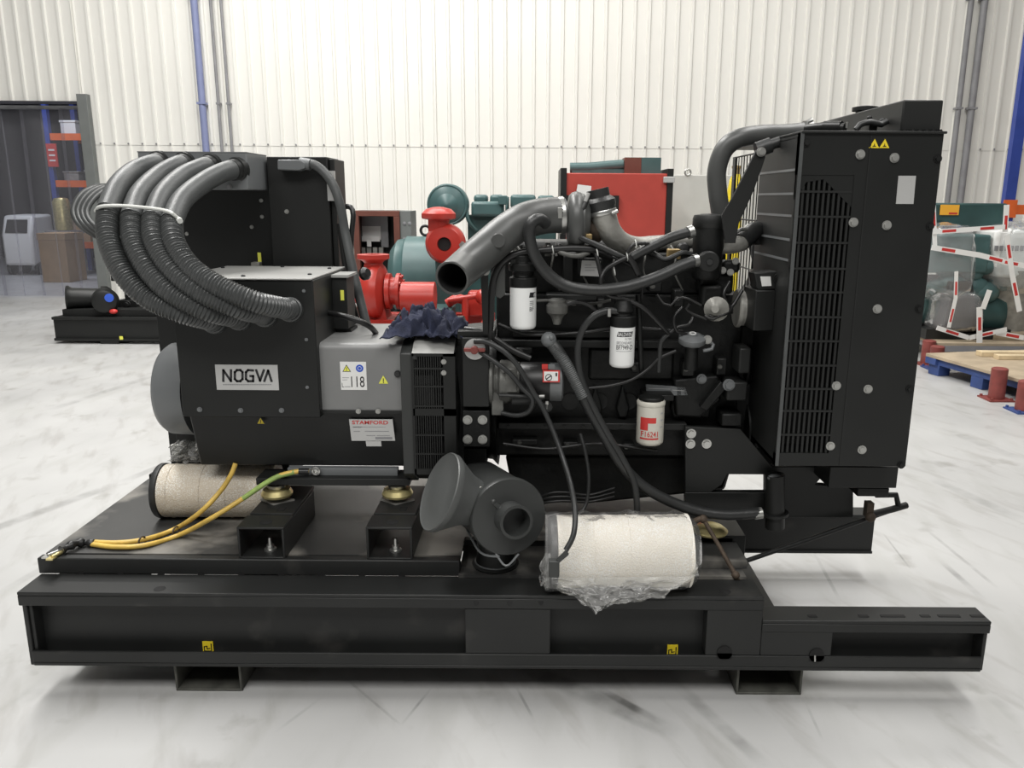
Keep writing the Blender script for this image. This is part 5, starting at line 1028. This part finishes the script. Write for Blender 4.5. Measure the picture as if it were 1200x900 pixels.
# thermostat and breather can
q = P(831, 262, 2.66); b = MB(); R = .048; z0, z1 = P(831, 328, 2.62).z, P(831, 268, 2.62).z
b.lathe([(R*.85, z0), (R, z0 + .01), (R, z0 + .09), (R*1.05, z0 + .1), (R*1.05, z1)], (q.x, 2.66, 0), (0, 0, 1), 36); bc = ep('breather_can', b, 'engine')
b = MB(); b.lathe([(R*1.05, z1), (R*1.12, z1 + .004), (R*1.12, z1 + .03), (R*1.02, z1 + .042), (R*.5, z1 + .046), (0, z1 + .047)], (q.x, 2.66, 0), (0, 0, 1), 36); ep('breather_lid', b, 'black2')
qd = P(831, 307, 2.58); b = MB(); b.lathe([(.034, .03), (.034, 0), (.03, -.004), (.013, -.004), (.013, -.001)], qd, (0, 1, 0), 32); ep('belt_tensioner', b, 'black2'); ep('tensioner_bolt', MB().bolt(qd, .010), 'rubber')
for a, c in (((806, 273, 2.605), (812, 271, 2.61)), ((812, 306, 2.585), (817, 305, 2.59))): ep('hose_clamp', MB().cyl(P(*a), P(*c), .0205, n=20), 'steel')
b = MB(); b.ptube([(845, 288, 2.68), (862, 287, 2.68), (872, 282, 2.70), (880, 270, 2.74)], .027, 18); ep('coolant_elbow', b, 'alu'); b = MB(); b.ptube([(868, 284, 2.69), (878, 276, 2.72), (886, 270, 2.74), (890, 280, 2.76)], .031, 18); ep('elbow_hose', b, 'rubber')
ep('elbow_clamp', MB().ptube([(862, 273, 2.64), (868, 269, 2.65), (876, 269, 2.66)], .006, 8), 'steel')
b = MB(); b.pbox(783, 292, 798, 304, 2.66, .04); ep('brass_fitting', b, 'brass', bevel=.004)
b = MB(); b.pbox(847, 305, 868, 320, 2.66, .05); b.pbox(820, 320, 860, 345, 2.68, .1); b.pbox(822, 334, 848, 360, 2.64, .06); ep('water_pump', b, 'engine', bevel=.012)
for x, y in ((862, 306), (847, 317), (856, 319)): ep('pump_bolt', MB().pbolt(x, y, 2.655, .008), 'bolt')
# belt pulleys, alternator charger, front fittings
b = MB(); q = P(862, 361, 2.66); b.lathe([(.06, 0), (.064, .004), (.064, .012), (.058, .014), (.058, .048), (.064, .05), (.066, .058), (.05, .062)], q, (1, 0, 0), 36); ep('charging_alternator', b, 'alu', label='pale round charging alternator')
b = MB(); b.pbox(884, 340, 908, 388, 2.52, .14); ep('charger_box', b, 'black', bevel=.004); b = MB(); b.pprism([(884, 320), (911, 318), (913, 339), (888, 340)], 2.53, .08); ep('sensor_box', b, 'black2', bevel=.003)
b = MB(); b.pprism([(891, 324), (903, 324), (904, 335), (893, 335.5)], 2.527, .002); ep('white_sticker', b, 'white')
ep('box_bolt', MB().pbolt(912, 326, 2.52, .010), 'engine'); ep('box_bolt', MB().pbolt(911, 363, 2.52, .007), 'steel')
b = MB(); b.lathe([(.035, 0), (.04, .012), (.02, .03), (.012, .05)], P(840, 362, 2.58), (-.3, -.9, .1), 18); ep('wiring_boot', b, 'alu')
for k_ in range(3): hose([(826 + k_*5, 370, 2.56), (836 + k_*4, 374 - k_*2, 2.55), (848 + k_*3, 366, 2.56), (858, 366 - k_*3, 2.58)], .005, 'cable', 'wire')
q = P(811, 398, 2.60); b = MB(); b.lathe([(.022, -.10), (.022, -.03), (.03, -.02), (.03, -.005)], q, (0, 0, 1), 24); ep('filler_neck', b, 'engine')
b = MB(); b.lathe([(.042, -.012), (.046, -.006), (.046, .008), (.03, .016), (.018, .017), (.016, .022), (0, .022)], q, (0, -.25, 1), 10); ep('oil_cap', b, 'jbox'); b = MB(); b.ring(q + V((0, -.006, .022)), (0, -.25, 1), .010, .0018, 20, 6); ep('cap_symbol', b, 'white')
hose([(828, 399, 2.6), (836, 404, 2.6), (834, 409, 2.59), (824, 411, 2.59)], .006, 'jbox', 'oil_line'); ep('small_fitting', MB().pbolt(829, 398, 2.59, .010), 'bolt')
for x0, y0, x1, y1, d_, n_ in ((866, 408, 880, 438, 2.6, 'pulley_cover'), (852, 448, 876, 470, 2.6, 'mounting_lug'), (846, 485, 870, 500, 2.62, 'crank_sensor')): b = MB(); b.pbox(x0, y0, x1, y1, d_, .1); ep(n_, b, 'black2' if n_ != 'crank_sensor' else 'engine', bevel=.006)
b = MB(); b.pprism([(820, 477), (845, 447), (852, 455), (828, 482)], 2.62, .03); ep('diagonal_brace', b, 'engine', bevel=.003); ep('hex_plug', MB().pbolt(854, 451, 2.6, .014), 'jbox')
b = MB(); b.pprism([(790, 445), (842, 440), (845, 470), (820, 490), (792, 488)], YE, .06); ep('gear_case', b, bevel=.008); ep('plug', MB().pbolt(822, 444, YE - .002, .012), 'jbox')
for i, (y, r) in enumerate(((425, .085), (500, .10))): b = MB(); b.lathe([(r*.5, 0), (r, .005), (r, .012), (r*.9, .016), (r, .02), (r*.9, .025), (r, .03), (r, .04), (r*.4, .045)], P(868, y, 2.78), (1, 0, 0), 36); ep('belt_pulley', b, 'engine')
b = MB(); b.pbox(850, 380, 884, 545, 2.74, .1); b.pbox(866, 470, 912, 557, 2.80, .08); ep('front_cover', b, 'engine', bevel=.01)
# ------------------------------------------------------------------ loose things on the skid
def lname(o): return o
# air filters
def filter_(c0, c1, R, elem, label, bands, name='air_filter'):
    c0 = V(c0); c1 = V(c1); d = (c1 - c0); L = d.length; d.normalize(); t = thing(name, (c0 + c1)/2 - V((0, 0, R)), label, 'air filter', 'spare air filter elements')
    b = MB(); b.lathe([(R*.96, .012)] + [(R, .02)] + [(R, L - .02), (R*.97, L - .012)], c0, d, 48); part('filter_element', b, elem, t)
    b = MB(); b.lathe([(R*.7, -.004), (R*.78, -.008), (R*1.0, -.006), (R*1.035, 0), (R*1.035, .014), (R*.98, .018)], c0, d, 48); b.lathe([(R*.7, -.004), (R*.66, .01), (R*.66, .04)], c0, d, 32, caps=False); part('end_ring', b, 'rubber', t)
    b = MB(); b.lathe([(R*.99, L - .016), (R*1.02, L - .01), (R*1.02, L), (R*.9, L + .004)], c0, d, 48); part('end_ring', b, elem, t)
    for k in bands: part('bead_line', MB().ring(c0 + d*(L*k), d, R, .0022, 48, 6), elem, t)
    return t, d, L
qa = P(190, 576, 2.775); R1 = .097; qa.z = zd + R1 - .001
qb = V((qa.x + .42, qa.y + .01, qa.z))
t1, d1, L1 = filter_(qa, qb, R1, 'element2', 'aged cream air filter lying on the deck under the left end of the alternator', (.12, .40, .62))
def crumple(u, v, s, a): return a*noise.noise(V((u*5, v*5, s))) + a*.6*noise.noise(V((u*13, v*13, s + 3)))
b = MB(); pk = P(222, 540, 2.80); pk.z = qa.z + R1
def fn(u, v):
    a = (u - .5)*.15; h = v*.085; return V((pk.x + a*(1 - .35*v) + crumple(u, v, 1, .03), pk.y + crumple(u, v, 5, .06), pk.z + .004 + h + crumple(u, v, 9, .02)*v - .02*(abs(u - .5)*2)**2*v))
b.sheet(fn, 30, 22); part('plastic_bag', b, 'crinkle', t1)
R2 = .113
c0 = P(646, 646, 2.355); c1 = P(806, 640, 2.365); c0.z = zt + R2 + .002; c1.z = zt + R2 + .004
t2_, d2, L2 = filter_(c0, c1, R2, 'element', 'white air filter in a clear plastic bag, lying over the front rail of the skid', (.30, .55))
b = MB(); u_ = V((0, 0, 1)); w_ = V((0, -1, 0))
def fn(u, v):                                  # bag round the element, open at the left
    a = 2*math.pi*v; s = -.02 + u*(L2 + .05); e = max(0, (s - L2 + .03)/.06)
    r = R2 + .006 + .008*abs(noise.noise(V((u*5 + a*.7, math.cos(a)*1.6, math.sin(a)*1.6)))) + .003*noise.noise(V((u*14, math.cos(a)*4, math.sin(a)*4)))
    r += .006*max(0, math.sin(u*21 + a*1.5))**6 + .005*max(0, math.sin(u*13 - a*2))**8; r *= (1 - .35*e*e); p = c0 + d2*s + (u_*math.cos(a) + w_*math.sin(a))*r; p.z = max(p.z, zt + .002); return p
b.sheet(fn, 60, 64); part('plastic_bag', b, 'wrap', t2_)
b = MB()
SK = [(646, 688), (660, 694), (678, 704), (697, 718), (712, 713), (728, 706), (750, 705), (775, 699), (795, 688), (808, 672), (815, 655)]
def fn(u, v):                                  # loose skirt of the bag, hanging over the rail edge
    xp = 646 + u*169; k = 0
    while k < len(SK) - 2 and SK[k + 1][0] < xp: k += 1
    (xa, ya), (xb, yb) = SK[k], SK[k + 1]; ye_ = ya + (yb - ya)*min(1, (xp - xa)/(xb - xa))
    e = P(xp, ye_, 2.262); t_ = c0 + d2*((u)*(L2 + .015)); t_ = V((t_.x, t_.y - R2*.94 - .008, t_.z - R2*.30))
    p = t_.lerp(e, v); fold = .010*math.sin(u*26 + 3*v) + .008*math.sin(u*47 + 1)
    p.y += (fold*.6 + crumple(u*1.6, v*1.0, 4, .022))*min(1, v*3) - .010*math.sin(v*3.14); p.x += crumple(u*2, v, 8, .012)*v
    if p.z < zt + .012: p.y = min(p.y, YF - .008)
    return p
b.sheet(fn, 84, 30); part('bag_skirt', b, 'crinkle', t2_)
b = MB()
def fn(u, v):
    a = -.2 + 2.4*v; r = R2*(1.03 - .15*u) + crumple(u*2, v*2, 2, .015); return c0 + d2*(-.004 - .035*u*(.5 + .5*math.sin(v*9)**2)) + (u_*math.cos(a + 1.4) + w_*math.sin(a + 1.4))*r
b.sheet(fn, 14, 40); part('bag_mouth', b, 'crinkle', t2_)
# air cleaner housing
ca = P(597, 606, 2.345); ax = V((.36, -.92, .12)).normalized(); RA = .121
tcln = thing('air_cleaner', (ca.x - .05, ca.y + .15, zt), 'grey cylindrical air cleaner with conical rain hood, standing on the skid before the engine', 'air cleaner')
b = MB(); b.lathe([(RA*.9, -.36), (RA*.97, -.35), (RA*.97, -.03), (RA*1.02, -.025), (RA*1.02, -.006), (RA*.99, 0), (.052, .002)], ca, ax, 56); body = part('housing', b, 'hood', tcln)
b = MB(); q = ca + ax*.002; b.lathe([(.052, 0), (.05, .006), (.05, .055), (.053, .058), (.053, .064), (.044, .064), (.044, -.06), (0, -.06)], q, ax, 40, caps=False); part('outlet_tube', b, 'hood', tcln)
b = MB(); b.lathe([(.043, -.045), (0, -.045)], q, ax, 32); part('outlet_bore', b, 'dark', tcln)
b = MB(); sx = V((1, .45, 0)).normalized(); q = P(578, 588, 2.335); e = P(586, 596, 2.335); b.tube([q, e], .008, 10, smooth=False); b.ball(q, .010, 10); b.ball(e, .010, 10); part('service_port', b, 'hood', tcln)
n2 = V((-.83, -.35, .43)).normalized(); fc = P(515, 576, 2.36)
b = MB(); b.lathe([(.072, -.13), (.085, -.085), (.122, -.022), (.126, -.016), (.127, 0), (.124, .003), (.118, -.001), (.06, .004), (0, .006)], fc, n2, 56); part('rain_hood', b, 'hood2', tcln, label='lighter grey conical rain hood')
b = MB(); b.tube([fc - n2*.10, fc - n2*.16 + V((.02, .03, .0)), ca - ax*.20 + V((-.03, 0, .01))], .07, 28); part('hood_neck', b, 'hood', tcln)
for s, z in ((-.06, 1), (-.2, 1)):
    q = ca + ax*s; u2 = V((-.60, -.2, .75)); u2 = (u2 - ax*u2.dot(ax)).normalized(); p = q + u2*RA
    b = MB(); b.tube([p - ax*.02, p + u2*.010, p + ax*.025], .006, 8); b.cyl(p - ax*.012 + u2*.004, p + ax*.012 + u2*.004, .009, n=12); part('spring_clip', b, 'alu', tcln)
b = MB(); pb = ca - ax*.14; pb = V((pb.x, pb.y, 0)); zz0 = zt + .013; b.lathe([(.075, zz0), (.078, zz0 + .006), (.066, zz0 + .012), (.06, zz0 + .06), (.06, ca.z - RA*.9)], (pb.x, pb.y, 0), (0, 0, 1), 36); part('pedestal', b, 'black2', tcln)
part('pedestal_ring', MB().ring((pb.x, pb.y, zz0 + .012), (0, 0, 1), .066, .003, 36, 8), 'jbox', tcln)
b = MB(); q0 = ca + V((-.08, .02, -.10)); b.tube([q0 + V((-.06, .06, .02)), q0 + V((-.01, -.02, -.02)), q0 + V((.05, -.05, -.02))], .004, 8); b.tube([q0 + V((.03, -.04, 0)), q0 + V((.07, -.06, -.045)), q0 + V((.11, -.05, -.01))], .0035, 8); part('strap_wire', b, 'jbox', tcln)
# rag
b = MB(); r0 = P(502, 392, 2.70)
def fn(u, v):
    x = (u - .5)*.25; y = (v - .5)*.27; k = 1 + .25*noise.noise(V((math.atan2(y, x)*1.6, 3.1, 0))); x *= k; y *= k
    h = .085*abs(noise.noise(V((u*6, v*6, 2.2)))) + .05*abs(noise.noise(V((u*3 + 9, v*3, 1)))) + .026*abs(noise.noise(V((u*14, v*14, 7)))) + .014*noise.noise(V((u*26, v*26, 3))) + .028*max(0, 1 - 7*((u - .5)**2 + (v - .5)**2))
    ed = max(abs(u - .5), abs(v - .5))*2; h *= 1.15 - .8*ed**3
    return V((r0.x + x + .03*noise.noise(V((u*6, v*6, 5))), 2.70 + y + .03*noise.noise(V((u*6, v*6, 11))), max(ztop, czt + .003) + .006 + h))
b.sheet(fn, 70, 70); o = b.build('cleaning_rag', 'rag', None, solid=.003, ang=3.0); tag(o, 'crumpled navy blue rag lying on top of the alternator cowl', 'rag')
# earth cables
ye = thing('earth_cable', (P(105, 640, 2.46).x, 2.47, zd), 'pair of yellow-green earth cables tied together, trailing over the left end of the deck', 'cable')
zc = zd + .008
cl = [P(362, 552.5, 2.612), P(345, 553, 2.60), P(320, 561, 2.585), P(285, 584, 2.57), P(250, 606, 2.53)] + [PZ(x, y, zc) for x, y in ((210, 627), (170, 639), (135, 641), (105, 637.5))]
cu = [P(276, 543, 2.655), P(271, 556, 2.64), P(258, 576, 2.62), P(235, 600, 2.58)] + [PZ(x, y, zc + .003) for x, y in ((205, 620), (170, 632), (138, 636), (105, 635))]
for c in (cl, cu): part('cable_core', MB().tube(c, .0085, 12), 'yellowcable', ye)
b = MB(); b.tube(cl[1:4], .0089, 12); part('green_stripe', b, 'stripe', ye)
for k in (166, 206): a = PZ(k, 636 if k < 190 else 624, zc); b = MB(); b.ring(a + V((0, .004, .002)), (1, -.25, 0), .017, .003, 20, 6); part('tie_wrap', b, 'rust', ye)
b = MB(); b.tube([PZ(110, 637, zc), PZ(98, 635.5, zc + .004), PZ(86, 638, zc + .01), PZ(72, 645, zc + .006)], lambda s: .013 + .003*math.sin(s*180), 12, step=.004); part('black_tape', b, 'tape', ye)
for dy in (0, 5): b = MB(); a = PZ(74, 644 + dy*.4, zc); c = PZ(56 + dy, 651 + dy*.4, zc); b.tube([a, c], .006, 10, smooth=False); b.box(c.x - .014, c.x + .008, c.y - .012, c.y + .012, c.z - .006, c.z - .001); part('cable_lug', b, 'zinc' if dy else 'steel', ye)
b = MB(); b.tube([P(350, 552.5, 2.605), P(362, 552.5, 2.61)], .011, 12, smooth=False); part('heat_shrink', b, 'cable', ye)
b = MB(); b.ring(P(370, 552, 2.62), (0, 1, 0), .012, .005, 24, 8); part('ring_lug', b, 'steel', ye)
# steel supports under the skid
for x0, x1, y0, lab in ((205, 283, 797, 'short steel channel under the left half of the skid'), (863, 940, 802, 'short steel channel under the right half of the skid')):
    a, c = P(x0, y0, 2.32).x, P(x1, y0, 2.32).x; zs = zb - .001; b = MB(); w_2 = .008
    b.box(a, c, 2.32, 3.22, 0, w_2); b.box(a, a + w_2, 2.32, 3.22, w_2, zs); b.box(c - w_2, c, 2.32, 3.22, w_2, zs); b.box(a + w_2, c - w_2, 2.32, 3.22, zs - w_2, zs)
    o = b.build('support_beam', 'dunnage', None, bevel=.002); tag(o, lab, 'beam', 'steel channels carrying the skid')
